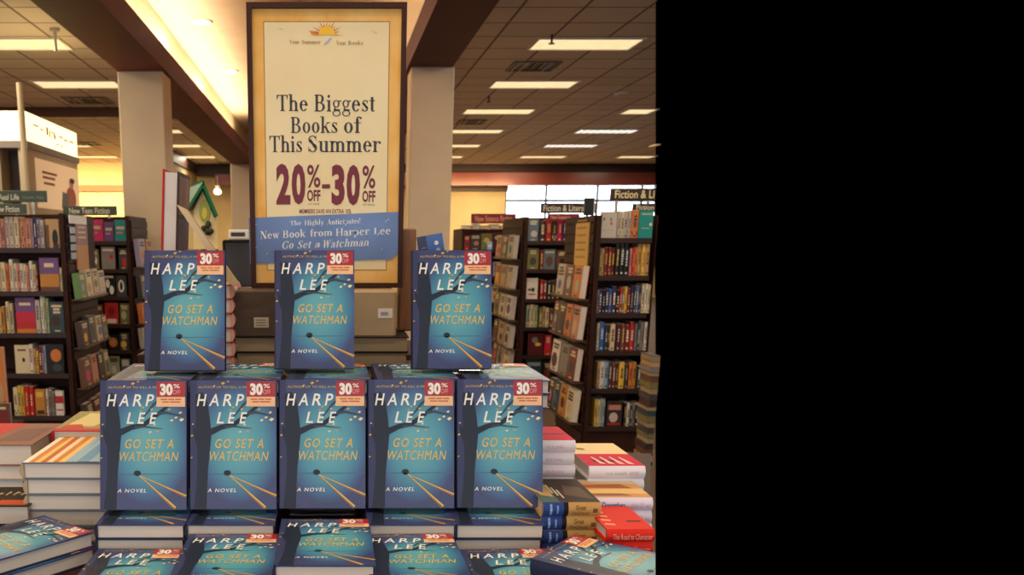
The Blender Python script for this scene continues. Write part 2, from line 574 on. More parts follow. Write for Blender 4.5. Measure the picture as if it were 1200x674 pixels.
# overcast daylight outside and the light-coloured lot
m, nt, b = new_mat('overcast_sky')
b.inputs['Base Color'].default_value = (0, 0, 0, 1)
tc = nt.nodes.new('ShaderNodeTexCoord'); n = nt.nodes.new('ShaderNodeTexNoise'); n.inputs['Scale'].default_value = .35
r = nt.nodes.new('ShaderNodeValToRGB'); r.color_ramp.elements[0].color = (.62, .80, .95, 1); r.color_ramp.elements[1].color = (1, 1, 1, 1)
nt.links.new(tc.outputs['Object'], n.inputs['Vector']); nt.links.new(n.outputs['Fac'], r.inputs[0]); nt.links.new(r.outputs[0], b.inputs['Emission Color'])
b.inputs['Emission Strength'].default_value = E_SKY
mb = MB(); mb.prism([(2.0, 33, 2.0), (XE(33, 2) - .05, 33, 2.0), (XE(33, 6) - .05, 33, 6), (2.0, 33, 6)], (0, .1, 0), m); structure(mb.build('exterior_sky'))
# far left: long lit wall, partition with a dark trim, a low beam and the cross beam
mb = MB(); mb.box(-14, -1.0, 26.6, 26.8, 0, 4.5, M_WALL); structure(mb.build('wall_back_left'))
mb = MB(); mb.box(-1.0, 3.3, 28, 28.2, 0, 4.5, M_WALL); mb.box(-1.2, -1.0, 26.81, 28.2, 0, 4.5, M_WALL); mb.box(3.1, 3.3, 27.21, 27.99, 0, 4.5, M_WALL); structure(mb.build('wall_back_middle'))
mb = MB(); mb.box(-3.95, -3.8, 20, 26.5, 0, CZ, paint((150, 136, 92), .7)); structure(mb.build('wall_partition'))
mb = MB(); mb.box(-3.8, -3.76, 20, 26.3, CZ - .28, CZ, paint((58, 34, 26), .5)); structure(mb.build('trim_2'))
a, bb = atY(228, 195, 26.3), atY(290, 206, 26.3)
mb = MB(); mb.box(a.x, bb.x, 26.3, 26.55, bb.z, CZ + .7, paint((56, 28, 26), .5)); structure(mb.build('beam_cross_left'))
a, bb = atY(252, 207, 25.6), atY(272, 217, 25.6)
mb = MB(); mb.box(a.x, bb.x, 25.6, 26.2, bb.z, a.z, paint((104, 42, 40), .5)); mb.box(a.x, bb.x, 25.6, 26.6, a.z, a.z + .06, paint((104, 42, 40), .5)); structure(mb.build('trim_3'))
yb = 17.0
a, bb = atY(64, 141, yb), atY(139, 148, yb)
mb = MB(); mb.box(-14, -2.27, 15.5, 15.75, CZ - .16, CZ, paint((92, 56, 36), .5)); structure(mb.build('beam_low_left'))
a = atY(94, 222, 26.4)
mb = MB(); mb.box(-14, -4.0, 26.4, 26.6, a.z - .05, a.z + .12, paint((124, 78, 40), .5)); structure(mb.build('trim_4'))
# wall behind and beside the photographer (closes the aisle, bounces the lamps)
mb = MB(); mb.box(-14, .9, -4.2, -4, 0, 4.6, M_WALL); structure(mb.build('wall_front'))

# ---------------------------------------------------------------- ceiling fittings
def light_panel(name, c1, c2, e):
    m = noisy(name, c1, c2, 9, .5, (1, 3, 1))
    nt = m.node_tree; b = nt.nodes['Principled BSDF']
    rp = [n for n in nt.nodes if n.type == 'VALTORGB'][0]
    nt.links.new(rp.outputs[0], b.inputs['Emission Color']); b.inputs['Emission Strength'].default_value = e
    return m


M_DIFF = light_panel('warm_light_panel', (255, 236, 188), (246, 208, 146), E_TROFFER)
M_DIFFB = glow((255, 250, 240), E_TROFFER * 1.2, 'cool_light_panel')


def troffer(x0, x1, y0, y1, label, cool=False, power=P_TROFFER):
    t = thing('ceiling_light', label, 'ceiling light', T((x0 + x1) / 2, (y0 + y1) / 2, CZ), 'fluorescent ceiling lights')
    w, d = (x1 - x0) / 2, (y1 - y0) / 2
    mb = MB()
    for b4 in ((-w, w, -d, -d + .03), (-w, w, d - .03, d), (-w, -w + .03, -d + .03, d - .03), (w - .03, w, -d + .03, d - .03)):
        mb.box(*b4, -.018, -.001, M_WHITE)
    if cool:     # louvre blades
        for k in range(1, 9):
            x = -w + 2 * w * k / 9; mb.box(x - .008, x + .008, -d + .03, d - .03, -.018, -.006, M_METAL)
    mb.build('frame', t)
    mb = MB(); mb.box(-w + .03, w - .03, -d + .03, d - .03, -.006, -.001, M_DIFFB if cool else M_DIFF); mb.build('diffuser', t)
    l = area('lamp_light', (0, 0, -.03), max(2 * w - .1, .2), 2 * d - .1, power * (2 * w / 1.2), (.95, .95, 1) if cool else WARM)
    l.parent = t


yrow = [10.72, 13.32, 15.95, 18.7, 21.4, 24.1]
for k, y in enumerate(yrow):
    troffer(2.28, 3.48, y - .3, y + .3, f'lit ceiling panel, {ORD[k]} from the front in the row beside the right pillar')
for k, y in enumerate([15.95, 18.7, 21.4, 24.1]):
    xl = {15.95: 5.0}.get(y, 4.95)
    troffer(xl, min(xl + 1.2, XE(y, CZ) - .03), y - .3, y + .3,
            f'{"bluish louvred" if k in (1, 2) else "warm lit"} ceiling panel, {ORD[k]} from the front in the middle row on the right', cool=k in (1, 2))
for k, y in enumerate([21.4, 24.1]):
    troffer(7.5, min(8.7, XE(y, CZ) - .03), y - .3, y + .3, f'{"nearer" if k == 0 else "farther"} ceiling panel cut by the right edge of the shop')
for k, y in enumerate([10.72, 13.32, 15.95, 18.7, 21.4, 24.1]):
    troffer(-4.15, -2.95, y - .3, y + .3, f'lit ceiling panel, {ORD[k]} from the front in the row beside the left pillar')
for k, y in enumerate([13.32, 18.7, 21.4, 24.1]):
    troffer(-6.7, -5.5, y - .3, y + .3, f'lit ceiling panel, {ORD[k]} from the front in the far left row')
# panels over the aisles behind the photographer's shoulders
for x, s in ((-4.15, 'left'), (2.28, 'right')):
    for k, y in enumerate((8.1, 5.4, 2.6)):
        troffer(x, x + 1.2, y - .3, y + .3, f'lit ceiling panel above the {s} aisle, {ORD[k]} towards the shopfront')

M_VENT = paint((46, 38, 34), .5)


def vent(px, py, w, label):
    p = atZ(px, py, CZ)
    t = thing('ceiling_vent', label, 'vent', T(p.x, p.y, CZ))
    mb = MB(); mb.box(-w / 2, w / 2, -.3, .3, -.006, -.001, M_VENT); mb.build('backing', t)
    mb = MB()
    for b4 in ((-w / 2, w / 2, -.3, -.27), (-w / 2, w / 2, .27, .3), (-w / 2, -w / 2 + .03, -.27, .27), (w / 2 - .03, w / 2, -.27, .27)):
        mb.box(*b4, -.02, -.006, paint((120, 104, 90), .5))
    mb.build('frame', t)
    for k in range(5):
        x = -w / 2 + w * (k + 1) / 6
        mb = MB(); mb.box(x - .03, x - .022, -.27, .27, -.022, -.007, M_WHITE if k in (0, 1, 4) else M_VENT, RY(0)); mb.build('slat', t)


vent(625, 77, .6, 'dark square air vent in the ceiling with bright slats')
vent(552, 142.5, .5, 'small dark ceiling vent beside the right pillar')
vent(103, 117, .7, 'dark ceiling vent between the light panels left of the pillar')
vent(98, 168, .7, 'dark ceiling vent farther back above the lit kiosk')
for px, py, lab in ((729, 109, 'round white ceiling speaker nearer the right edge'), (622, 168, 'round white ceiling speaker farther back on the right')):
    p = atZ(px, py, CZ)
    mb = MB(); mb.tube((p.x, p.y, CZ - .03), (p.x, p.y, CZ - .001), .1, M_WHITE, 20, .13); mb.tube((p.x, p.y, CZ - .035), (p.x, p.y, CZ - .03), .08, paint((190, 190, 190)), 20)
    tag(mb.build('ceiling_speaker'), lab, 'speaker')
for px, py, lab in ((647, 40, 'small sprinkler head under the tiles near the first light panel'), (573, 112, 'small sprinkler head under the tiles near the right pillar')):
    p = atZ(px, py, CZ)
    mb = MB(); mb.tube((p.x, p.y, CZ - .09), (p.x, p.y, CZ - .001), .012, M_VENT, 8); mb.tube((p.x, p.y, CZ - .1), (p.x, p.y, CZ - .09), .035, M_VENT, 12)
    tag(mb.build('sprinkler_head'), lab, 'sprinkler')
for k, (px, py) in enumerate(((237, 25), (270, 83))):
    p = atZ(px, py, 4.5)
    t = thing('downlight', f'round recessed spotlight in the raised ceiling, {"nearer" if k == 0 else "farther"} one', 'spotlight', T(p.x, p.y, 4.5))
    mb = MB()
    n = 24
    mb.loft([[(r_ * math.cos(2 * math.pi * j / n), r_ * math.sin(2 * math.pi * j / n), z_) for j in range(n)] for r_, z_ in ((.13, -.001), (.14, -.015), (.1, -.015), (.1, -.002))], M_WHITE, None, True, False)
    mb.build('trim_ring', t)
    mb = MB(); mb.tube((0, 0, -.006), (0, 0, -.001), .1, glow((255, 220, 170), 14, 'spotlight_lens'), 24); mb.build('lens', t)
    l = area('lamp_light', (0, 0, -.03), .18, .18, P_DOWN); l.parent = t
p = atY(255, 222, 25.5)
t = thing('wall_spotlight', 'tiny bright spotlight hanging far back beside the dark beam', 'spotlight', T(p.x, p.y, p.z))
mb = MB(); mb.tube((0, 0, -.05), (0, 0, .1), .07, M_WHITE, 14); mb.tube((0, 0, .1), (0, 0, .35), .01, M_METAL, 8); mb.build('housing', t)
n_ = MB(); n_.tube((0, -.02, -.08), (0, 0, -.05), .1, glow((255, 225, 170), 10, 'spot_lens'), 14); n_.build('lens', t)

# ================================================================ PALETTE
PAL = {
    'cream': (214, 198, 160), 'white': (222, 214, 204), 'grey white': (190, 180, 168), 'salmon': (190, 128, 108), 'lavender': (158, 146, 172),
    'navy': (44, 48, 86), 'tan': (186, 148, 98), 'orange': (206, 118, 52), 'dark red': (122, 36, 38), 'red': (186, 40, 40), 'crimson': (196, 36, 66),
    'brown': (104, 66, 46), 'dark brown': (62, 42, 34), 'green': (96, 132, 72), 'pale green': (168, 182, 146), 'teal': (36, 138, 134),
    'dark teal': (48, 68, 70), 'yellow': (222, 180, 70), 'amber': (190, 128, 50), 'black': (26, 24, 26), 'purple': (112, 72, 128),
    'magenta': (206, 48, 106), 'grey': (134, 124, 120), 'blue': (52, 92, 160), 'light blue': (146, 168, 190), 'olive': (120, 112, 64),
    'pink': (206, 128, 136), 'maroon': (88, 30, 36), 'beige': (198, 176, 140), 'dark grey': (66, 62, 62), 'grey blue': (96, 110, 126),
}
PALK = list(PAL)


def lum(c):
    return .3 * c[0] + .6 * c[1] + .1 * c[2]


def spine_mesh(w, h, d, col, rng):
    """shelf book seen by its rounded spine: origin bottom middle of the spine, spine towards -Y"""
    c = PAL[col]; m = paint(c, .5); mb = MB()
    n = 6; bul = min(.008, w * .3)
    prof = [(-w / 2 + w * k / n, -bul * math.sin(math.pi * k / n)) for k in range(n + 1)] + [(w / 2, d), (-w / 2, d)]
    mb.loft([[(x, y, 0) for x, y in prof], [(x, y, h) for x, y in prof]], m)
    mb.box(-w / 2 + .002, w / 2 - .002, .004, d - .003, h, h + .0015, M_PAGE)
    dark = lum(c) > 120
    ink = rng.choice([(40, 34, 40), (120, 36, 36), (36, 50, 90), (70, 50, 30)]) if dark else rng.choice([(226, 214, 190), (220, 180, 90), (200, 200, 210)])
    mi = paint(ink, .5)
    y = -bul - .0006
    iw = w * rng.uniform(.28, .5) / 2
    a = h * rng.uniform(.3, .42); bq = h * rng.uniform(.72, .86)
    if w > .009:
        z = a
        while z < bq:                      # the lettering of the title down the spine
            dz = rng.uniform(.008, .018)
            mb.box(-iw, iw, y, y + .001, z, min(z + dz, bq), mi); z += dz + rng.uniform(.003, .008)
        mb.box(-iw, iw, y, y + .001, h * .06, h * .06 + .012, mi)
        if rng.random() < .45:
            k = paint(PAL[rng.choice(PALK)], .5)
            zz = h * rng.uniform(.12, .25)
            mb.box(-w / 2 * .8, w / 2 * .8, -bul * .62 - .0008, 0, zz, zz + h * rng.uniform(.05, .14), k)
    return mb


def ellipse(cx, cy, rx, ry, n=18):
    return [(cx + rx * math.cos(2 * math.pi * k / n), cy + ry * math.sin(2 * math.pi * k / n)) for k in range(n)]


def face_mesh(w, h, t, col, rng, art=None):
    """book shown by its front cover: origin bottom middle, cover towards -Y, pages behind"""
    c = PAL[col]; m = paint(c, .4); mb = MB()
    b = min(.003, t * .15)
    mb.box(-w / 2, w / 2, 0, b, 0, h, m); mb.box(-w / 2, w / 2, t - b, t, 0, h, m)
    mb.box(-w / 2, -w / 2 + .004, b, t - b, 0, h, m)
    mb.box(-w / 2 + .004, w / 2 - .004, b, t - b, .004, h - .003, M_PAGE)
    if art is None:
        ink = 'dark brown' if lum(c) > 120 else 'cream'
        o = rng.choice(PALK)
        art = [('e', .5 + rng.uniform(-.1, .1), rng.uniform(.32, .45), rng.uniform(.2, .36), rng.uniform(.14, .24), o)]
        z = .9
        for k in range(rng.choice([2, 2, 3])):
            ww = rng.uniform(.22, .4); art.append(('r', .5 - ww, z - .07, .5 + ww, z, ink)); z -= .1
        art.append(('r', .3, .05, .7, .09, ink))
    for i, a in enumerate(art):
        y = -.0004 * (i + 1)
        if a[0] == 'r':
            pts = [(a[1], a[2]), (a[3], a[2]), (a[3], a[4]), (a[1], a[4])]
        elif a[0] == 'e':
            pts = ellipse(*a[1:5])
        else:
            pts = a[1]
        mb.poly([(-w / 2 + u * w, y, v * h) for u, v in pts], paint(PAL[a[-1]], .45))
    return mb


def shelf_row(specs, Y, zb, casename, shelfname, kind_default='s', seed=0):
    """specs: (px0, px1, py_top, colour[, kind[, art]]) read off the photo; every book its own object"""
    rng = random.Random(seed * 131 + 5)
    for i, sp in enumerate(specs):
        px0, px1, pyt, col = sp[:4]
        kind = sp[4] if len(sp) > 4 else kind_default
        art = sp[5] if len(sp) > 5 else None
        pm = atY((px0 + px1) / 2, pyt, Y)
        x0, x1 = atY(px0, pyt + 16, Y).x, atY(px1, pyt + 16, Y).x
        x0, x1 = max(x0, CASE['x0']), min(x1, CASE['x1'])
        w = x1 - x0 - .0025; h = pm.z - zb - .002
        above = [b_ for b_ in CASE['boards'] if b_ > zb + .01]
        if above: h = min(h, min(above) - .037 - zb)
        if w < .007: continue
        gname = f'books on the {shelfname} of {casename}'
        where = f'{ORD[i]} from left on the {shelfname} of {casename}'
        if kind == 's':
            mb = spine_mesh(w, h, rng.uniform(.14, .17), col, rng)
            o = mb.build('shelf_book', None, T((x0 + x1) / 2, Y + .02 + rng.uniform(0, .012), zb + .001))
            tag(o, f'{col} spine, {where}', 'book', gname)
        else:
            mb = face_mesh(w, h, .028, col, rng, art)
            o = mb.build('face_out_book', None, T((x0 + x1) / 2, Y + .03, zb + .001))
            tag(o, f'{col} cover, {where}', 'book', gname)


def split(px0, px1, n, top, cols, jit=3, rng=random.Random(3)):
    """n spines sharing a stretch of shelf"""
    out = []
    for k in range(n):
        out.append((px0 + (px1 - px0) * k / n, px0 + (px1 - px0) * (k + 1) / n, top + rng.uniform(-jit, jit) * .5, cols[k % len(cols)]))
    return out


# ================================================================ BOOKCASES
CASE = {}


def bookcase(label, x0, x1, Y, depth, boards, ztop, end=None, ledges=(), open_end=False):
    """double-sided gondola; end = -1/+1: slatwall on that side with book ledges at heights `ledges`"""
    t = thing('bookcase', label, 'bookcase', T((x0 + x1) / 2, Y, 0))
    hw = (x1 - x0) / 2; th = .035
    CASE.update(x0=x0 + th + .001, x1=x1 - (.006 if open_end else th) - .001, boards=list(boards), top=ztop)
    for s in (-1, 1):
        mb = MB(); mb.box(s * hw, s * (hw - (.005 if open_end and s > 0 else th)), 0, depth, 0, ztop, M_DARKWOOD); mb.build('side_panel', t)
    mb = MB(); mb.box(-hw + th, hw - th, .31, .34, .06, ztop, M_DARKWOOD); mb.build('back_panel', t)
    mb = MB(); mb.box(-hw + th, hw - th, .35, depth, 0, ztop - .02, M_DARKWOOD); mb.build('rear_half', t)
    mb = MB(); mb.box(-hw + th, hw - th, .02, .3, 0, boards[-1] - .04, M_DARKWOOD); mb.build('plinth', t)
    for z in boards:
        mb = MB(); mb.box(-hw + th, hw - th, .005, .31, z - .03, z, M_DARKWOOD)
        mb.box(-hw + th, hw - th, -.003, .005, z - .034, z + .004, paint((52, 32, 26), .4)); mb.build('shelf', t)
    if end:
        mb = MB(); xx = end * hw
        z = .08
        while z < ztop - .05:
            mb.box(xx + end * .002, xx + end * .016, .03, depth - .03, z, min(z + .066, ztop - .01), M_DARKWOOD); z += .076
        mb.build('slatwall_panel', t)
        for z in ledges:
            mb = MB(); mb.box(xx + end * .017, xx + end * .108, .03, depth - .02, z - .008, z, paint((84, 62, 48), .35)); mb.box(xx + end * .105, xx + end * .108, .03, depth - .02, z, z + .012, paint((84, 62, 48), .35)); mb.build('ledge', t)
    return t


def end_books(side, X, specs, casename, ztop_default=None, seed=1):
    """face-out books on the end ledges; specs: (ledge_z, y0, y1, height, colour, word)"""
    rng = random.Random(seed)
    cnt = {}
    for (z, y0, y1, h, col, ledge) in specs:
        k = cnt.get(ledge, 0); cnt[ledge] = k + 1
        mb = face_mesh(y1 - y0 - .006, h, .05, col, rng)
        # cover looks away from the bookcase end
        R = RZ(90 if side > 0 else -90)
        M = T(X + side * .094, (y0 + y1) / 2, z + .006) @ R @ RX(-5)
        tag(mb.build('face_out_book', None, M), f'{col} cover, {ORD[k]} from front on the {ledge} of {casename}', 'book', f'books on the end of {casename}')


zY = lambda py, Y, px=640: atY(px, py, Y).z
# --- left bookcase
YL1 = 7.0
bL1 = [zY(y, YL1) for y in (291, 342, 391, 438.5, 488)]
EL = [zY(y, 7.15) for y in (350, 406, 453, 503)]
bookcase('dark brown bookcase at the left edge under the two green fiction signs', -2.85, -2.04, YL1, .86, bL1, zY(250, YL1), 1, EL)
N1 = 'the left edge bookcase'
shelf_row([(-8, -1, 256, 'beige'), (0, 4.3, 259, 'pink'), (4.8, 9.6, 254, 'grey white'), (9.6, 14.8, 254, 'grey white'), (14.8, 20.8, 254, 'cream'), (22, 28.5, 256, 'salmon'), (28.5, 35, 256, 'salmon'),
           (35.2, 37.8, 257, 'lavender'), (38, 41.6, 255, 'navy'), (42, 46.3, 257, 'lavender'), (46.3, 50.5, 258, 'grey white'),
           (52, 68, 256.5, 'tan', 'f', [('r', 0, .0, .25, .8, 'brown'), ('e', .68, .35, .22, .3, 'black'), ('r', .5, 0, .95, .15, 'dark brown')])], YL1, bL1[0], N1, 'top shelf', seed=1)
shelf_row([(-6, -.5, 308, 'beige'), (0, 5.5, 308, 'cream'), (5.8, 9.3, 310, 'orange'), (10, 14.5, 304, 'white'), (15, 19, 309, 'cream'), (19, 22.6, 309, 'pink'), (22.8, 26.4, 309, 'white'), (26.6, 30.4, 310, 'cream'),
           (30.4, 33.2, 312, 'pink'), (33.4, 37, 306, 'white'), (37, 41.2, 310, 'cream'), (41.4, 44.4, 322, 'dark red'),
           (44.8, 67.5, 302, 'purple', 'f', [('r', 0, 0, 1, .52, 'amber'), ('r', 0, 0, 1, .14, 'brown'), ('r', .25, .72, .75, .84, 'cream')]), (69, 72, 314, 'cream')], YL1, bL1[1], N1, 'second shelf', seed=2)
shelf_row([(-5, 0, 362, 'cream'), (0, 5, 360, 'amber'), (6, 10, 354, 'cream'), (10, 14.5, 356, 'beige'),
           (16.6, 39.5, 349, 'purple', 'f', [('r', 0, 0, 1, .6, 'crimson'), ('r', 0, 0, 1, .32, 'red'), ('r', 0, 0, 1, .12, 'orange'), ('r', .2, .78, .8, .86, 'cream')]),
           (40.5, 46, 352, 'grey white'), (46.2, 50, 347, 'white'), (50, 53, 348, 'pale green'), (53.2, 56, 350, 'pale green'),
           (57, 75 - 1.5, 354, 'dark teal', 'f')], YL1, bL1[2], N1, 'third shelf', seed=3)
shelf_row([(16, 33, 405, 'cream', 'f', [('e', .6, .48, .1, .08, 'black'), ('r', .2, .8, .8, .86, 'brown')]), (33.2, 38, 404, 'white'), (38.6, 42, 410, 'tan'), (42, 45, 412, 'yellow'), (45, 48, 406, 'dark red'), (48, 50, 407, 'purple'),
           (50, 53, 406, 'light blue'), (54, 73, 404, 'black', 'f', [('e', .55, .62, .34, .22, 'orange'), ('e', .6, .2, .3, .13, 'dark teal')])], YL1, bL1[3], N1, 'fourth shelf', seed=4)
shelf_row([(14.5, 20, 455, 'cream'), (20, 23.6, 453, 'yellow'), (23.6, 27.4, 453, 'yellow'), (28, 33.4, 453, 'red'), (33.4, 38.8, 454, 'red'), (40, 51.5, 457, 'amber', 'f', [('r', .1, .05, .9, .2, 'dark brown'), ('r', .15, .7, .85, .9, 'yellow')]), (53, 56, 457, 'white'),
           (56.4, 60, 458, 'grey'), (60, 63.4, 460, 'grey'), (63.8, 73.5, 459, 'white', 'f', [('r', 0, .5, 1, .8, 'red'), ('r', .1, .2, .9, .26, 'red')])], YL1, bL1[4], N1, 'bottom shelf', seed=5)
XL = -2.04
hE = lambda ya, yb, Y: abs(zY(ya, Y) - zY(yb, Y))
end_books(1, XL, [(EL[0], 7.03, 7.23, .2, 'green', 'top ledge'), (EL[0], 7.25, 7.42, .22, 'cream', 'top ledge'), (EL[0], 7.45, 7.63, .22, 'beige', 'top ledge'), (EL[0], 7.65, 7.84, .2, 'grey white', 'top ledge'),
                  (EL[1], 7.03, 7.23, .2, 'dark brown', 'second ledge'), (EL[1], 7.25, 7.45, .23, 'dark grey', 'second ledge'), (EL[1], 7.48, 7.65, .21, 'beige', 'second ledge'), (EL[1], 7.67, 7.84, .2, 'brown', 'second ledge'),
                  (EL[2], 7.05, 7.25, .23, 'brown', 'third ledge'), (EL[2], 7.27, 7.45, .23, 'salmon', 'third ledge'), (EL[2], 7.48, 7.65, .22, 'black', 'third ledge'), (EL[2], 7.67, 7.84, .22, 'olive', 'third ledge'),
                  (EL[3], 7.05, 7.25, .22, 'dark brown', 'lowest ledge'), (EL[3], 7.28, 7.48, .22, 'maroon', 'lowest ledge'), (EL[3], 7.52, 7.70, .22, 'tan', 'lowest ledge')], N1)
# tall poster card and white header card on that slatwall
mb = MB(); zc0, zc1 = zY(316, 7.35), zY(258, 7.35)
mb.box(XL + .02, XL + .03, 7.22, 7.56, zc0, zc0 + (zc1 - zc0) * .5, paint((196, 140, 84), .4)); mb.box(XL + .02, XL + .03, 7.22, 7.56, zc0 + (zc1 - zc0) * .5, zc1, paint((150, 112, 118), .4))
for k in range(3): mb.box(XL + .03, XL + .031, 7.28, 7.5, zc0 + .25 + k * .04, zc0 + .262 + k * .04, paint((230, 200, 170), .4))
tag(mb.build('end_card'), 'tall narrow card fading purple to orange on the left bookcase end', 'poster')
mb = MB(); mb.box(XL + .0305, XL + .04, 7.04, 7.52, zY(262, 7.1), zY(252, 7.1), paint((246, 250, 255), .4))
for k in range(4): mb.box(XL + .0305, XL + .038, 7.05, 7.18, zY(266 + k * 10, 7.1) - .05, zY(266 + k * 10, 7.1), paint((150, 176, 214), .25))  # bluish gloss of the slats, painted on as pale bars
tag(mb.build('header_card'), 'pale blue header card above slats with painted bluish sheen on the left bookcase end', 'sign')

# --- teen bookcase
YL2 = 8.9
bL2 = [zY(y, YL2) for y in (283, 316, 348, 380.6, 411, 442)]
EL2 = [zY(y, 9.05) for y in (313, 349, 379, 408)]
XL2 = -1.955
bookcase('dark brown bookcase below the small green teen sign', -2.62, XL2, YL2, .84, bL2, zY(253, YL2), 1, EL2)
N2 = 'the teen bookcase'
bx = [('r', .15, .55, .85, .7, 'cream'), ('r', .15, .35, .7, .45, 'pink')]
shelf_row([(100, 120, 257, 'magenta', 'f', bx), (121, 132.5, 260, 'purple', 'f', bx), (133.5, 148, 257.5, 'teal', 'f', bx)], YL2, bL2[0], N2, 'top shelf', seed=6)
shelf_row([(104, 115, 292, 'olive', 'f'), (118, 134, 289, 'grey', 'f', [('e', .75, .55, .16, .1, 'red'), ('r', .1, .8, .9, .9, 'white')]), (138.5, 149, 291, 'dark grey', 'f')], YL2, bL2[1], N2, 'second shelf', seed=7)
shelf_row([(107, 119, 321, 'beige', 'f'), (121, 134, 322, 'black', 'f', [('e', .35, .6, .2, .2, 'white'), ('e', .7, .3, .2, .2, 'white'), ('r', .1, .85, .9, .95, 'cream')]), (135.5, 147.5, 323, 'dark grey', 'f', [('e', .5, .5, .3, .3, 'white'), ('e', .5, .5, .14, .2, 'black')])], YL2, bL2[2], N2, 'third shelf', seed=8)
shelf_row([(110, 120, 357, 'brown', 'f'), (122, 138, 355, 'red', 'f', [('r', .15, .05, .85, .25, 'white'), ('e', .5, .6, .25, .2, 'dark red')]), (140, 151, 356, 'olive', 'f')], YL2, bL2[3], N2, 'fourth shelf', seed=9)
shelf_row([(110, 123, 391, 'dark brown', 'f'), (126, 138.5, 392, 'black', 'f', [('e', .5, .5, .4, .3, 'orange'), ('e', .5, .55, .2, .15, 'tan')]), (139.5, 151, 390, 'dark grey', 'f')], YL2, bL2[4], N2, 'fifth shelf', seed=10)
shelf_row([(113, 125, 420, 'dark brown', 'f'), (127, 139.5, 418, 'pale green', 'f'), (141.5, 152, 421, 'grey blue', 'f', [('r', .1, .6, .9, .95, 'white')])], YL2, bL2[5], N2, 'bottom shelf', seed=11)
end_books(1, XL2, [(EL2[0], 8.95, 9.25, .27, 'lavender', 'top ledge'), (EL2[0], 9.32, 9.62, .27, 'amber', 'top ledge'), (EL2[1], 8.95, 9.25, .22, 'dark grey', 'second ledge'), (EL2[1], 9.32, 9.62, .22, 'white', 'second ledge'),
                      (EL2[2], 8.95, 9.25, .2, 'orange', 'third ledge'), (EL2[2], 9.32, 9.62, .2, 'brown', 'third ledge'), (EL2[3], 8.95, 9.25, .21, 'grey white', 'lowest ledge'), (EL2[3], 9.32, 9.62, .21, 'tan', 'lowest ledge')], N2, seed=4)

# --- right bookcase
YR1 = 6.75
bR1 = [zY(y, YR1, 730) for y in (279.5, 323.5, 367.5, 411.5, 456, 500.5)]
XR1 = 1.98
xr1 = atY(768, 300, YR1).x
ER = [atX(686, 352, XR1 - .06).z, atX(684, 401, XR1 - .06).z, atX(680, 450, XR1 - .06).z, atX(676, 498, XR1 - .06).z]
bookcase('dark brown bookcase at the right edge filled with spines', XR1, xr1, YR1, .86, bR1, zY(252, YR1), -1, ER, True)
N3 = 'the right edge bookcase'
shelf_row([(700.8, 724.5, 247.5, 'grey white', 'f', [('e', .2, .72, .05, .06, 'dark red'), ('e', .62, .7, .07, .07, 'grey'), ('e', .66, .55, .06, .06, 'red'), ('r', .1, .3, .9, .31, 'grey')])]
          + split(725, 740.5, 4, 247.5, ['grey white', 'cream', 'grey white'], 1) + [(741, 749.3, 246, 'orange'), (750, 767, 246.5, 'teal', 'f', [('r', .15, .85, .9, .9, 'pale green'), ('e', .85, .5, .1, .06, 'cream'), ('r', .2, .35, .8, .38, 'pale green')])],
          YR1, bR1[0], N3, 'top shelf', seed=12)
shelf_row([(700.5, 703, 295, 'purple'), (703, 706.3, 291, 'olive'), (706.3, 709.4, 291, 'tan'), (709.6, 713.5, 290, 'dark red'), (713.5, 717.4, 290, 'dark red'), (717.4, 721, 290.5, 'maroon'), (722, 727.5, 286, 'black'), (727.5, 733, 286, 'black'), (733, 738.5, 286, 'black'),
           (739, 742, 291, 'pink'), (742.2, 745, 290, 'red'), (745, 748, 290, 'orange'), (748.3, 753, 286, 'tan'), (753, 757.7, 286, 'yellow'), (757.7, 762.4, 286, 'tan')], YR1, bR1[1], N3, 'second shelf', seed=13)
shelf_row([(700.5, 703, 340, 'grey'), (703, 706.5, 339, 'navy'), (706.5, 710, 340, 'black'), (710, 714.5, 338, 'navy'), (714.5, 718, 339, 'blue'), (718, 723.5, 336, 'navy'), (723.5, 727, 340, 'black'), (727.2, 730, 337, 'red'), (730, 733, 337, 'olive'), (733, 736.3, 336, 'yellow'), (736.3, 739.7, 338, 'dark red')]
          + split(740.3, 752.4, 4, 335.5, ['navy', 'navy', 'grey blue'], 1) + [(753, 756.6, 333, 'cream'), (756.6, 760, 333, 'white'), (760, 763.2, 334, 'cream'), (763.5, 767.4, 336, 'grey blue')], YR1, bR1[2], N3, 'third shelf', seed=14)
shelf_row([(700.5, 703, 379, 'cream'), (703, 709.5, 378, 'blue'), (710, 713, 381, 'dark grey'), (713, 715.6, 381, 'dark brown'), (716, 722, 380, 'cream'), (723, 728.3, 380, 'maroon'), (728.3, 733.4, 380, 'brown'), (733.4, 738.8, 381, 'dark red'), (739.2, 744.6, 378, 'red'),
           (745.2, 748.3, 380, 'grey'), (748.3, 751.4, 379, 'dark teal'), (751.4, 754.8, 380, 'grey'), (756.2, 761.8, 378, 'white'), (761.8, 767.2, 378, 'white')], YR1, bR1[3], N3, 'fourth shelf', seed=15)
shelf_row([(700.5, 704, 425, 'tan'), (704, 709, 424, 'white'), (709, 714, 424, 'light blue'), (714.4, 718, 425, 'dark grey'), (718, 722, 427, 'dark red'), (722, 725.6, 426, 'dark brown'), (726, 732.6, 425, 'yellow'), (733, 737, 428, 'dark brown'), (737.6, 742, 426, 'orange'), (742, 746.6, 425, 'amber'),
           (747.4, 752, 430, 'dark grey'), (752, 757, 431, 'dark teal'), (757, 762, 431, 'dark grey')], YR1, bR1[4], N3, 'fifth shelf', seed=16)
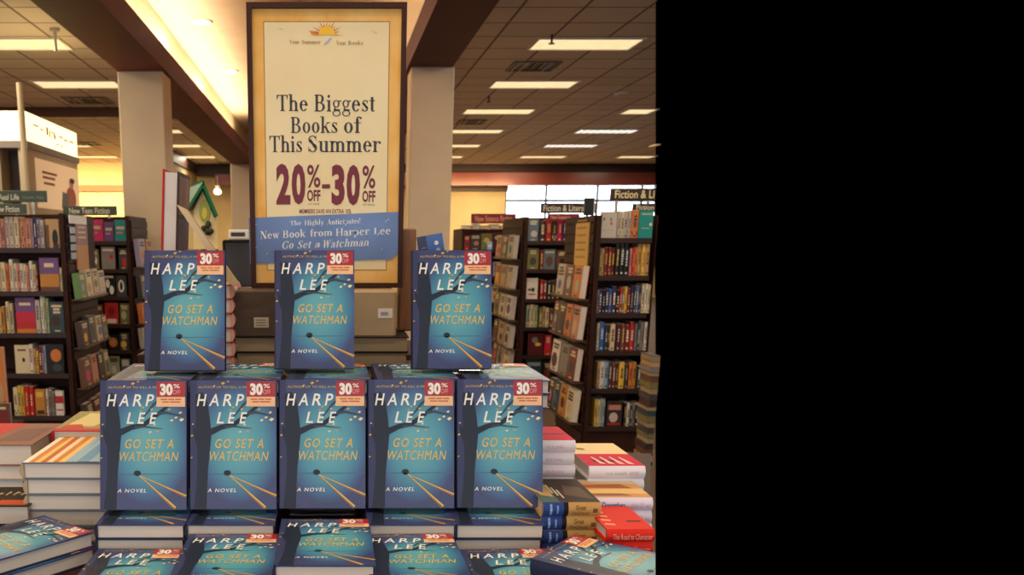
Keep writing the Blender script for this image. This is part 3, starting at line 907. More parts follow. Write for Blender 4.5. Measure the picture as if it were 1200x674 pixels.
shelf_row([(697.5, 700.6, 469, 'yellow'), (700.6, 704, 469, 'cream'), (704, 707, 468, 'pale green'), (707, 710, 468, 'light blue'), (712, 730.5, 471, 'dark brown', 'f', [('r', .1, .65, .9, .85, 'salmon'), ('e', .45, .35, .28, .2, 'grey white'), ('r', .1, .05, .9, .12, 'red')])]
          + split(732, 758, 8, 474, ['black', 'white', 'dark brown', 'grey', 'black', 'white'], 3), YR1, bR1[5], N3, 'bottom shelf', seed=17)
end_books(-1, XR1, [(ER[0], 6.78, 7.00, .25, 'orange', 'top ledge'), (ER[0], 7.03, 7.22, .25, 'brown', 'top ledge'), (ER[0], 7.27, 7.51, .25, 'grey white', 'top ledge'),
                    (ER[1], 6.78, 6.96, .255, 'salmon', 'second ledge'), (ER[1], 7.00, 7.17, .255, 'orange', 'second ledge'), (ER[1], 7.20, 7.38, .25, 'dark brown', 'second ledge'), (ER[1], 7.41, 7.56, .255, 'brown', 'second ledge'),
                    (ER[2], 6.80, 7.00, .25, 'dark red', 'third ledge'), (ER[2], 7.03, 7.25, .25, 'grey', 'third ledge'), (ER[2], 7.30, 7.55, .255, 'white', 'third ledge'),
                    (ER[3], 6.80, 7.00, .255, 'cream', 'lowest ledge'), (ER[3], 7.02, 7.20, .25, 'amber', 'lowest ledge'), (ER[3], 7.24, 7.39, .25, 'dark teal', 'lowest ledge'), (ER[3], 7.43, 7.58, .25, 'dark brown', 'lowest ledge')], N3, seed=9)
mb = MB(); z0, z1 = zY(312, 6.95), zY(261, 6.95); mb.box(XR1 - .028, XR1 - .018, 6.86, 7.22, z0, z1, paint((214, 176, 92), .5))
for k in range(6): mb.box(XR1 - .0288, XR1 - .028, 6.92, 7.18, z0 + .06 + k * .055, z0 + .075 + k * .055, paint((170, 126, 60), .5))
tag(mb.build('end_card'), 'tall yellow card on the slatted end of the right bookcase', 'poster')
# black book on top of the end
a = atY(684.5, 252, 6.85)
mb = face_mesh(.07, .13, .03, 'black', random.Random(2), []); mb.box(.035, .04, 0, .03, 0, .13, M_WHITE)
tag(mb.build('standing_book', None, T(a.x + .05, 6.9, zY(252, YR1) + .001)), 'small black book standing on top of the right bookcase end', 'book')

# --- second bookcase on the right
YR2 = 9.0
bR2 = [zY(y, YR2) for y in (283, 316, 351, 384, 417, 449)]
XR2 = 1.93
ER2 = [atX(604, y, XR2 - .06).z for y in (304, 340, 377, 412, 442)]
bookcase('dark brown bookcase behind the right edge one, under the red sign', XR2, 3.0, YR2, 1.1, bR2, zY(254, YR2), -1, ER2)
N4 = 'the second right bookcase'
shelf_row([(619, 632, 256, 'grey blue', 'f'), (633, 639.8, 259, 'dark brown'), (640.5, 647, 257, 'red'), (647.4, 653, 258, 'dark grey'), (653.5, 660, 256, 'crimson'), (660.2, 664, 257, 'navy'), (664, 668, 257, 'purple')], YR2, bR2[0], N4, 'top shelf', seed=20)
shelf_row([(618.5, 632, 291, 'olive', 'f'), (633, 637, 293, 'dark red'), (637.5, 651.5, 292, 'grey blue', 'f', [('e', .5, .4, .3, .25, 'brown'), ('r', .1, .8, .9, .92, 'cream')]), (652.5, 668, 293, 'brown', 'f')], YR2, bR2[1], N4, 'second shelf', seed=21)
shelf_row([(617.5, 631, 326, 'white', 'f', [('r', .15, .4, .4, .5, 'black'), ('r', .45, .36, .7, .54, 'black'), ('r', .2, .2, .8, .26, 'red')]), (633.5, 637, 328, 'red'), (637, 641, 329, 'dark red'), (641.3, 646, 330, 'black'), (646, 651, 329, 'dark brown'), (652, 656, 328, 'brown')], YR2, bR2[2], N4, 'third shelf', seed=22)
shelf_row([(617, 621.5, 358, 'pale green'), (621.5, 626, 357, 'cream'), (626, 630.6, 358, 'pale green'), (632, 636, 361, 'olive'), (636, 639.6, 360, 'tan'), (639.6, 643.4, 361, 'cream'), (644, 649, 362, 'brown')], YR2, bR2[3], N4, 'fourth shelf', seed=23)
shelf_row([(619, 637.5, 391, 'maroon', 'f', [('e', .65, .5, .2, .08, 'yellow'), ('e', .45, .7, .2, .14, 'grey')]), (638.5, 647, 393, 'red', 'f')], YR2, bR2[4], N4, 'fifth shelf', seed=24)
shelf_row([(612.6, 616, 432, 'red'), (616.5, 635.5, 420, 'dark teal', 'f', [('r', .1, .7, .9, .85, 'light blue'), ('e', .5, .35, .3, .2, 'grey')]), (637, 646, 424, 'dark brown', 'f')], YR2, bR2[5], N4, 'bottom shelf', seed=25)
ks = ['top ledge', 'second ledge', 'third ledge', 'fourth ledge', 'lowest ledge']
cs = [('grey white', 'brown', 'tan'), ('grey white', 'tan', 'amber'), ('white', 'cream', 'olive'), ('grey white', 'tan', 'dark brown'), ('cream', 'beige', 'brown')]
end_books(-1, XR2, [(ER2[k], 9.1 + j * .33, 9.1 + j * .33 + .27, .235, cs[k][j], ks[k]) for k in range(5) for j in range(3)], N4, seed=12)

# --- science fiction bookcase
YR3 = 11.3
x3a, x3b = atY(541, 290, YR3).x, atY(598, 290, YR3).x
bR3 = [zY(y, YR3) for y in (293, 324, 355, 386, 417)]
bookcase('low dark bookcase below the maroon science fiction sign', x3a, x3b, YR3, .8, bR3, zY(268, YR3))
N5 = 'the science fiction case'
shelf_row([(543, 550.5, 276, 'red', 'f'), (551.5, 563, 274.5, 'dark grey', 'f'), (564, 577, 273.5, 'olive', 'f', [('e', .5, .5, .3, .25, 'yellow'), ('e', .3, .3, .2, .2, 'green')]), (578, 595.5, 272.5, 'maroon', 'f', [('e', .5, .7, .4, .16, 'grey white')])], YR3, bR3[0], N5, 'top shelf', seed=30)
shelf_row([(543, 556, 305, 'purple', 'f'), (557, 566, 306, 'brown', 'f'), (567, 577, 306, 'dark grey', 'f'), (578, 587, 307, 'lavender', 'f'), (588, 595, 306, 'tan', 'f')], YR3, bR3[1], N5, 'second shelf', seed=31)
shelf_row([(576, 584, 336, 'beige', 'f'), (585, 594, 337, 'dark brown', 'f')], YR3, bR3[2], N5, 'third shelf', seed=32)
z = zY(268, YR3)
rng = random.Random(8)
for k, (p0, p1, cc) in enumerate(((542, 552, 'beige'), (553, 562, 'grey white'), (563, 573, 'tan'), (574, 585, 'grey'), (586, 596, 'beige'))):
    a, bq = atY(p0, 265, YR3 + .1).x, atY(p1, 265, YR3 + .1).x
    mb = MB(); h_ = rng.uniform(.035, .06)
    mb.box(a, bq, YR3 + .06, YR3 + .24, z + .001, z + .004, paint(PAL[cc])); mb.box(a + .003, bq - .003, YR3 + .063, YR3 + .237, z + .004, z + h_ - .003, M_PAGE); mb.box(a, bq, YR3 + .06, YR3 + .24, z + h_ - .003, z + h_, paint(PAL[cc]))
    tag(mb.build('lying_book'), f'{cc} book lying on top of the science fiction bookcase, {ORD[k]} from left', 'book', 'books lying on the science fiction bookcase')
# small pale blue tag
a = atY(574, 291, YR3 - .03)
mb = MB(); mb.box(a.x - .03, a.x + .03, YR3 - .02, YR3 - .012, bR3[0] + .01, bR3[0] + .1, paint((150, 186, 230), .4)); mb.box(a.x - .02, a.x + .02, YR3 - .021, YR3 - .02, bR3[0] + .04, bR3[0] + .06, M_WHITE)
mb.box(a.x - .03, a.x + .03, YR3 - .02, YR3 + .02, bR3[0] + .004, bR3[0] + .01, paint((150, 186, 230), .4))
tag(mb.build('shelf_tag'), 'small pale blue tag clipped to the science fiction shelf edge', 'tag')

# ---------------------------------------------------------------- section signs
def section_sign(px0, px1, py0, py1, Y, text, tbox, bg, fg, label, extra=(), posts=None, shear=0):
    a, bq = atY(px0, py0, Y), atY(px1, py1, Y)
    cx = (a.x + bq.x) / 2
    t = thing('section_sign', label, 'sign', T(cx, Y, bq.z))
    w, h = (bq.x - a.x) / 2, a.z - bq.z
    mb = MB(); mb.bbox(-w, w, 0, .02, 0, h, bg, .003)
    mb.build('sign_board', t)
    mb = MB()
    for body, bx_, f_ in ((text, tbox, fg),) + tuple(extra):
        p, q = atY(bx_[0], bx_[2], Y), atY(bx_[1], bx_[3], Y)
        put_text(mb, glyphs(body, .01), (p.x - cx, q.x - cx, q.z - bq.z, p.z - bq.z), f_, lambda x, y: (x, -.002, y))
    mb.build('lettering', t)
    if posts is not None:
        for s in (-.7, .7):
            mb = MB(); mb.box(s * w - .012, s * w + .012, .004, .016, posts - bq.z + .001, 0.002, M_METAL); mb.build('bracket', t)
    return t


M_GRN = paint((62, 76, 62), .4); M_BRN = paint((58, 42, 32), .4); M_MAR = paint((120, 36, 36), .4)
M_SIGNTXT = paint((232, 222, 198), .5); M_DIM = paint((150, 160, 140), .5)
section_sign(-60, 55, 223.5, 237, YL1 + .3, 'New Real Life', (-17, 22.5, 227.5, 234.5), M_GRN, M_SIGNTXT, 'long green sign with pale lettering above the left edge bookcase', (('~xxxxxxxxx xxxxxx', (27, 52, 229.5, 233), M_DIM),), zY(250, YL1))
section_sign(-50, 31, 239, 251, YL1 - .021, 'New Fiction', (-7, 23, 241.5, 248.5), M_GRN, M_SIGNTXT, 'shorter green sign reading Fiction on the left edge bookcase top', (), zY(252, YL1))
section_sign(73.5, 137, 241.5, 252.5, YL2 - .05, 'New Teen Fiction', (81, 128.5, 243.5, 250.5), M_GRN, M_SIGNTXT, 'small green sign reading New Teen Fiction', (), zY(256, YL2))
section_sign(552.5, 604.5, 250.5, 262, YR3 - .05, 'New Science Fiction', (557, 600, 252.8, 259.8), M_MAR, paint((232, 150, 130), .5), 'maroon sign reading New Science Fiction', (), zY(269, YR3))
section_sign(643, 679, 250.5, 259.5, YR2 - .04, 'New Suspense', (645.5, 668, 252.4, 258), M_MAR, paint((236, 160, 130), .5), 'small red sign on the second right bookcase below a brown sign', (), zY(256, YR2))
section_sign(634, 698, 238, 250, 9.95, 'Fiction & Literature', (637, 697, 240.2, 247.8), M_BRN, M_SIGNTXT, 'brown sign reading Fiction above the small red sign', (), zY(254, YR2))
section_sign(716, 768, 220.5, 235, YR1 + .35, 'Fiction & Li', (721, 766.5, 223, 232.4), M_BRN, paint((240, 222, 170), .5), 'largest brown sign reading Fiction at the right edge', (), zY(252, YR1))
section_sign(742, 768, 238.5, 248, YR1 + .3, 'Fiction', (746, 766, 240, 246), M_BRN, M_SIGNTXT, 'half hidden brown sign behind the orange and teal books', (), zY(252, YR1))

# ---------------------------------------------------------------- lit kiosk at the left
XK = -2.92
z = lambda py, px=30: atX(px, py, XK).z
y0, y1 = atX(29, 150, XK).y, atX(89, 168, XK).y
zt, zm = atY(30, 130, y0).z, atY(30, 165, y0).z
zk = atY(30, 172, y0).z
k = thing('promotion_kiosk', 'tall kiosk with glowing white header box behind the left bookcase', 'kiosk', T(XK, y0, 0))
D = y1 - y0
mb = MB(); mb.box(-.34, 0, .02, D, 0, 1.9, paint((204, 184, 150), .5)); mb.box(-.34, -.26, .0, D, 1.9, zk - .01, paint((170, 150, 120), .5)); mb.box(-.08, 0, 0, D, 1.9, zk - .01, paint((206, 190, 160), .5)); mb.box(-.26, -.08, .25, D, 1.9, zk - .01, paint((60, 42, 34), .5))
mb.build('body', k)
mb = MB(); mb.box(-.36, .02, -.02, D + .02, zk - .01, zm, paint((150, 140, 134), .4)); mb.build('ledge_band', k)
m_lb = glow((255, 236, 176), 1.5, 'lightbox_face')
mb = MB(); mb.prism([(-.36, .06, zm), (-.3, 0, zm), (.01, 0, zm), (.01, D, zm), (-.36, D, zm)], (0, 0, zt - zm), m_lb)
mb.build('light_box', k)
mb = MB(); mg = paint((196, 146, 60), .5)
hh = zt - zm
for (u, v, du, dv) in ((.12, .62, .1, .05), (.24, .56, .06, .05), (.36, .46, .03, .3), (.41, .42, .02, .26), (.45, .6, .07, .05), (.5, .4, .03, .2), (.6, .55, .08, .06), (.7, .5, .09, .06), (.82, .52, .1, .06), (.55, .22, .03, .06), (.64, .2, .03, .06)):
    mb.box(.011, .014, u * D, (u + du) * D, zm + v * hh, zm + (v + dv) * hh, mg)
mb.build('emblem', k)
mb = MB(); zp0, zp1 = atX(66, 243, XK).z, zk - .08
mb.box(.001, .012, .13 * D, .98 * D, 1.95, zp1, glow((240, 200, 150), .32, 'brightened_poster'))  # panel given a faint glow of its own, added to brighten the kiosk side
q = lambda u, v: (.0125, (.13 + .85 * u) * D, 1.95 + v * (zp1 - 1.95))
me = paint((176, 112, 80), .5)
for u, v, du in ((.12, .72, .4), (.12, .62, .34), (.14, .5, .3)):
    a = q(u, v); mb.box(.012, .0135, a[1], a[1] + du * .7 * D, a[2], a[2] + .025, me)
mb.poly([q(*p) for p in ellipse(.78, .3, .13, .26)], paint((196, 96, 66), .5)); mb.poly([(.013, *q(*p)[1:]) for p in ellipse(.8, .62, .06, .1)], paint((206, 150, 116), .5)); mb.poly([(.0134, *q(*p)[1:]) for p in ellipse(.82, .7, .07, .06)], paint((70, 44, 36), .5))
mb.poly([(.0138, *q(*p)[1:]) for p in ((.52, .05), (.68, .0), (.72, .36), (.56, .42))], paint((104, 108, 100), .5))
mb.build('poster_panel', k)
# pale post and hanging rod beside it
a = atY(30, 97, 8.4); bq = atY(33, 245, 8.4)
mb = MB(); mb.tube((bq.x, 8.4, 0.01), (bq.x, 8.4, a.z), .028, paint((222, 200, 160), .4), 14); mb.tube((bq.x, 8.4, 0), (bq.x, 8.4, .02), .14, M_METAL, 20)
tag(mb.build('support_pole'), 'slim pale upright pole before the lit kiosk', 'pole')
a = atZ(64, 33, CZ); bq = atY(64, 60, a.y)
mb = MB(); mb.tube((a.x, a.y, bq.z), (a.x, a.y, CZ - .001), .016, M_METAL, 10); mb.tube((a.x, a.y, CZ - .03), (a.x, a.y, CZ - .001), .05, M_METAL, 14)
tag(mb.build('hanging_rod'), 'short metal rod hanging from the ceiling above the kiosk', 'rod')

# ================================================================ DISPLAY TABLE
BASE = 1.029       # top of the low risers
UP = 1.289          # top of the tall riser
t = thing('display_table', 'dark wooden display table with risers under the book pyramid', 'table', T(0, 1.7, 0))
def edged(y0, y1, x0, z0, z1):
    # a slab whose right end follows the edge of the photographed part of the shop
    e = lambda y: XE(1.7 + y, z1) - .012
    return MB().prism([(x0, y0, z0), (e(y0), y0, z0), (e(y1), y1, z0), (x0, y1, z0)], (0, 0, z1 - z0), M_DARKWOOD)
mb = edged(-.82, .85, -1.0, .74, .78); mb.build('table_top', t)
for sx, sy in ((-.94, -.75), (-.94, .76), (.25, -.75), (.7, .76)):
    if True:
        mb = MB(); mb.bbox(sx, sx + .07, sy, sy + .07, 0, .74, M_DARKWOOD, .006); mb.build('leg', t)
FRONT = BASE + .012    # the lower front riser steps up a little on both sides of the middle stack
mb = edged(-.205, .045, -.98, .78, BASE); mb.build('riser', t)
for x0_, x1_, y0_, y1_, z1_ in ((-.98, -.093, -.78, -.206, FRONT), (-.0925, .083, -.78, -.206, BASE), (.0835, .39, -.78, -.206, FRONT)):
    mb = MB(); mb.box(x0_, x1_, y0_, y1_, .78, z1_, M_DARKWOOD); mb.build('riser', t)
mb = MB(); mb.prism([(.3905, -.62, .78), (XE(1.08, FRONT) - .012 if XE(1.08, FRONT) > .41 else .41, -.62, .78), (XE(1.4, FRONT) - .012, -.3, .78), (.3905, -.3, .78)], (0, 0, FRONT - .78), M_DARKWOOD); mb.build('riser', t)
mb = edged(-.299, -.206, .3905, .78, BASE); mb.build('riser', t)
mb = MB(); mb.bbox(-.98, -.403, .046, .7, .78, BASE, M_DARKWOOD, .004); mb.build('riser', t)
mb = edged(.046, .7, .283, .78, BASE); mb.build('riser', t)
mb = MB(); mb.bbox(-.40, .28, .05, .7, .78, UP, M_DARKWOOD, .004); mb.build('riser', t)

# ---------------------------------------------------------------- the blue jacketed novel
W, H, TK = .158, .237, .0277
M_JACK = cover_gradient('printed_night_sky_jacket', W, H)
M_NAVY = paint((36, 40, 68), .4, .25); M_TREE = paint((32, 40, 58), .4, .25); M_BRANCH = paint((40, 58, 82), .4)
M_DUSK = paint((52, 58, 96), .4, .25)
M_LETTER = paint((232, 230, 222), .4); M_GOLD = paint((218, 182, 84), .4); M_GOLD2 = paint((150, 96, 44), .4)
M_LEAF = paint((230, 214, 150), .4); M_LEAF2 = paint((206, 170, 60), .4); M_HORIZ = paint((56, 100, 122), .4)
M_STICK = paint((164, 34, 44), .38); M_STICKLO = paint((232, 184, 140), .4); M_ORTXT = paint((190, 96, 50), .45)
M_BOARD = paint((34, 38, 52), .5)


def ribbon(pts, ws):
    """outline of a tapering branch through pts with widths ws (u, v units, aspect corrected)"""
    L, R = [], []
    for i, (x, y) in enumerate(pts):
        a = pts[max(i - 1, 0)]; b = pts[min(i + 1, len(pts) - 1)]
        dx, dy = (b[0] - a[0]) * W, (b[1] - a[1]) * H
        l = math.hypot(dx, dy); nx, ny = -dy / l, dx / l
        L.append((x + nx * ws[i] / 2, y + ny * ws[i] / 2 * W / H)); R.append((x - nx * ws[i] / 2, y - ny * ws[i] / 2 * W / H))
    return L, R


def novel_meshes():
    bd = .0026
    cov = MB()
    cov.box(-W / 2, W / 2, 0, H, TK - bd, TK, M_JACK); cov.box(-W / 2, W / 2, 0, H, 0, bd, M_NAVY)
    n = 8
    prof = [(-W / 2 - .003 * math.sin(math.pi * i / n), TK * i / n) for i in range(n + 1)] + [(-W / 2 + .003, TK - .0001), (-W / 2 + .003, .0001)]
    cov.loft([[(x, 0, z_) for x, z_ in prof], [(x, H, z_) for x, z_ in prof]], M_NAVY, None, False)
    P = lambda lay: (lambda u, v: (-W / 2 + u * W, v * H, TK + .00012 * lay))
    def strip(pts, ws, mat, lay):
        L, R = ribbon(pts, ws); p = P(lay)
        for i in range(len(pts) - 1):
            cov.poly([p(*L[i]), p(*R[i]), p(*R[i + 1]), p(*L[i + 1])][::-1], mat)
    def shape(pts, mat, lay):
        p = P(lay); cov.poly([p(*q_) for q_ in pts], mat)
    # spine hinge and far-left night
    shape([(0, 0), (.075, 0), (.085, .5), (.075, 1), (0, 1)], M_DUSK, 1)
    # horizon, far tree, two rails
    strip([(.19, .273), (1, .276)], [.012, .008], M_HORIZ, 1)
    for e, w_, e2 in (((.995, .10), .026, 0), ((.87, .008), .036, 0)):
        strip([(.45, .265), e], [.01, w_], M_GOLD2, 2)
        strip([(.45, .266), (e[0] + .006, e[1] + .008)], [.006, w_ * .55], M_GOLD, 3)
    shape(ellipse(.43, .282, .042, .022), M_TREE, 4); strip([(.43, .262), (.43, .276)], [.03, .03], M_TREE, 4)
    # old tree: trunk, limbs, twigs
    strip([(.115, 0), (.13, .15), (.145, .32), (.155, .45), (.155, .58), (.145, .7), (.13, .82), (.1, .9)], [.15, .13, .125, .145, .18, .165, .14, .08], M_TREE, 2)
    strip([(.15, .53), (.22, .595), (.36, .637), (.5, .655), (.62, .715), (.7, .755), (.84, .835)], [.13, .08, .06, .055, .05, .045, .02], M_TREE, 3)
    strip([(.66, .742), (.76, .752), (.86, .738), (.965, .722)], [.04, .03, .022, .01], M_BRANCH, 4)
    strip([(.40, .638), (.52, .642), (.62, .632), (.72, .628)], [.03, .02, .014, .006], M_BRANCH, 4)
    strip([(.48, .70), (.55, .755), (.62, .815), (.70, .86)], [.014, .022, .03, .012], M_BRANCH, 4)
    strip([(.1, .52), (.06, .58), (.035, .64)], [.07, .05, .02], M_TREE, 3)
    for (u, v, s_, mt) in ((.83, .69, .022, M_LEAF), (.88, .712, .02, M_LEAF), (.93, .75, .02, M_LEAF), (.945, .695, .03, M_LEAF), (.80, .775, .018, M_LEAF2), (.58, .6, .018, M_LEAF), (.63, .655, .016, M_LEAF), (.67, .605, .016, M_LEAF2),
                           (.38, .975, .024, M_LEAF2), (.28, .955, .014, M_LEAF), (.44, .99, .016, M_LEAF2), (.50, .79, .018, M_LEAF2), (.47, .765, .015, M_LEAF2), (.60, .775, .02, M_LEAF2), (.02, .57, .018, M_LEAF2), (.03, .66, .012, M_LEAF), (.015, .40, .014, M_LEAF2), (.96, .9, .014, M_LEAF2)):
        shape([(u - s_, v), (u - s_ * .2, v - s_ * .45), (u + s_, v + s_ * .12), (u + s_ * .1, v + s_ * .5)], mt, 5)
    p6 = P(6)
    txt = lambda body, bx_, mat, shear=.25, off=.012, sp=1: put_text(cov, glyphs(body, off, sp), bx_, mat, p6, shear)
    txt('AUTHOR OF TO KILL A MOCKINGBIRD', (.09, .93, .938, .955), M_LEAF2, .1, .0)
    for c, u0, u1 in (('H', .075, .19), ('A', .215, .33), ('R', .375, .48), ('P', .525, .625), ('E', .648, .735), ('R', .79, .89)):
        txt(c, (u0, u1, .80, .893), M_LETTER, .22)
    for c, u0, u1 in (('L', .305, .39), ('E', .435, .525), ('E', .57, .66)):
        txt(c, (u0, u1, .665, .752), M_LETTER, .22)
    txt('GO SET A', (.29, .85, .474, .545), M_GOLD, .25, .006, 1.2)
    txt('WATCHMAN', (.225, .91, .376, .448), M_GOLD, .25, 0, 1.12)
    txt('A NOVEL', (.2, .535, .133, .162), M_LETTER, .2, .01, 1.25)
    pg = MB(); pg.box(-W / 2 + .001, W / 2 - .004, .004, H - .004, bd, TK - bd, M_PAGE)
    st = MB()
    p = lambda lay: (lambda u, v: (-W / 2 + u * W, v * H, TK + .0008 + .00012 * lay))
    a, b2 = (-W / 2 + .655 * W, -W / 2 + .985 * W), (.797 * H, .87 * H, .99 * H)
    st.box(a[0], a[1], b2[0], b2[2], TK + .00075, TK + .00085, M_STICK)
    st.poly([p(1)(.655, .797), p(1)(.985, .797), p(1)(.985, .872), p(1)(.655, .872)], M_STICKLO)
    put_text(st, glyphs('30', .05), (.695, .842, .884, .976), M_LETTER, p(2))
    put_text(st, glyphs('%', .01), (.848, .925, .94, .972), M_LETTER, p(2))
    put_text(st, glyphs('OFF', .0), (.846, .93, .892, .928), paint((226, 150, 150), .4), p(2))
    for v0, us in ((.852, ((.70, .78), (.79, .86), (.87, .94))), (.832, ((.72, .80), (.81, .93)))):
        for u0, u1 in us:
            st.poly([p(2)(u0, v0 - .004), p(2)(u1, v0 - .004), p(2)(u1, v0 + .006), p(2)(u0, v0 + .006)], M_ORTXT)
    return cov, pg, st


cov, pg, st = novel_meshes()
NOVEL = None


def novel(M, label, group=None, sticker=True):
    global NOVEL
    if NOVEL is None:
        NOVEL = thing('hardcover_novel', label, 'book', M, group)
        cov.build('jacket', NOVEL); pg.build('page_block', NOVEL)
        s = st.build('discount_sticker', NOVEL); s['label'] = 'red and cream 30% sticker'
        return NOVEL
    return copy_tree(NOVEL, M, label, group)


LEAN = 12.3
EASEL = None


def easel(px, py, zf, label, Yf):
    """clear stand behind a standing book: foot plate, front lip, sloping back"""
    global EASEL
    M = T(px, Yf, zf)
    if EASEL is None:
        EASEL = thing('book_easel', label, 'book stand', M, 'clear easels under the standing books')
        mb = MB(); mb.box(-.06, .06, -.006, .075, 0.0, .003, M_ACRYLIC); mb.build('foot', EASEL)
        mb = MB(); mb.box(-.06, .06, -.01, -.006, 0.0, .010, M_ACRYLIC); mb.build('front_lip', EASEL)
        mb = MB(); L = math.radians(LEAN)
        a = .0335
        mb.prism([(-.045, a, .003), (.045, a, .003), (.045, a + .16 * math.sin(L), .003 + .16 * math.cos(L)), (-.045, a + .16 * math.sin(L), .003 + .16 * math.cos(L))], (0, .003, 0), M_ACRYLIC); mb.build('back_rest', EASEL)
        return
    copy_tree(EASEL, M, label, 'clear easels under the standing books')


def stand_book(pc, py, zf, label, group, yaw=0):
    p = atZ(pc, py, zf + .0098)
    o = novel(T(p.x, p.y, p.z) @ RZ(yaw) @ RX(90 - LEAN) @ T(0, 0, -TK), label, group)
    return p


TOP2 = BASE + 3 * TK + .0005
TOP1 = UP + 2 * TK + .0003
nm5 = ['first', 'second', 'middle', 'fourth', 'fifth']
G2 = 'blue novels standing in the lower row'
for i, (pc, py) in enumerate(((168, 597.5), (273.5, 597), (378, 596), (482, 595.5), (586, 595))):
    p = stand_book(pc, py, TOP2, f'blue novel standing face out in the lower row, {nm5[i]} from left', G2)
    easel(p.x, py, TOP2, f'clear acrylic stand under the {nm5[i]} standing novel of the lower row', p.y)
for i, (pc, py) in enumerate(((216.5, 434), (369, 432), (530, 432))):
    w_ = ['left', 'middle', 'right'][i]
    p = stand_book(pc, py, TOP1, f'blue novel standing face out on the top tier, {w_} of three', 'blue novels standing on the top tier')
    easel(p.x, py, TOP1, f'clear acrylic stand under the {w_} novel of the top tier', p.y)

# flat stacks of the same novel
G3 = 'blue novels lying flat under the standing row'
lv = ['lowest', 'second', 'topmost']
for i, pc in enumerate((166, 271, None, 482, 585)):
    if pc is None: continue
    x = atZ(pc, 612, TOP2).x
    for k in range(3):
        novel(T(x + (.001, -.002, 0)[k], 1.503 + (.002, .003, 0)[k], BASE + .0004 + k * (TK + .0001)), f'blue novel lying flat, {lv[k]} in the stack under the {nm5[i]} lower-row book', G3)
G4 = 'blue novels lying flat along the front'
for i, (pc, n, yaw) in enumerate(((167, 1, -1), (270, 2, 0), (381, 3, 0), (484, 2, 1), (593, 1, 2))):
    b0 = BASE if i == 2 else FRONT
    zt_ = b0 + n * TK
    if i == 2:
        yf = atZ(386, 667, zt_).y + .014; xx = atZ(381, 640, zt_).x
    else:
        yf = 1.498 - H; xx = atZ(pc, 640, zt_).x
    for k in range(n):
        novel(T(xx + (0, .002, -.001)[(n - k) % 3 if k < n - 1 else 0], yf, b0 + .0004 + k * (TK + .0001)) @ RZ(yaw),
              f'blue novel lying flat at the front, {"top" if k == n - 1 else lv[k]} of the {nm5[i]} front stack', G4)
# flat books on the tall riser, under the top tier
for i in range(5):
    for k in range(2):
        novel(T(-.345 + i * .172, 1.674 + .004 * (i % 2), UP + .0003 + k * (TK + .0001)), f'blue novel lying flat under the top tier, {"upper" if k else "lower"} of the {nm5[i]} pair from left', 'blue novels lying under the top tier')
# the slanting pair at the lower left and the slanting one at the lower right
zt_ = FRONT + 2 * TK
a = atZ(110, 624, zt_)
ang = 50
novel(T(a.x, a.y, FRONT + .0004 + TK + .0001) @ RZ(ang - 90) @ T(-W / 2, -H, 0), 'blue novel lying slanted at the lower left, on top of another', None)
novel(T(a.x + .002, a.y - .004, FRONT + .0004) @ RZ(ang - 90 + .5) @ T(-W / 2, -H, 0), 'blue novel lying slanted at the lower left, underneath another', None)
zt_ = FRONT + 2 * TK + .001
a = atZ(672, 627, zt_)
sl_ = [novel(T(a.x, a.y, FRONT + .0014 + TK) @ RZ(140 - 90) @ T(-W / 2, -H, 0), 'blue novel lying slanted at the lower right before the red stack', None),
       novel(T(a.x + .10, a.y - .065, FRONT + .0004) @ RZ(144 - 90) @ T(-W / 2, -H, 0), 'blue novel lying slanted at the lower right, underneath another', None)]
for o in sl_:                # built as far as the photograph shows them
    inv = o.matrix_world.inverted()
    n3 = (inv.to_3x3() @ Vector((1, -(768 - CX) / F * CT, (768 - CX) / F * ST))).normalized()
    co = inv @ Vector((0, 0, EZ))
    for ch in list(o.children):
        me = ch.data.copy(); bm = bmesh.new(); bm.from_mesh(me)
        res = bmesh.ops.bisect_plane(bm, geom=bm.verts[:] + bm.edges[:] + bm.faces[:], plane_co=co, plane_no=n3, clear_outer=True)
        bm.to_mesh(me); bm.free(); ch.data = me




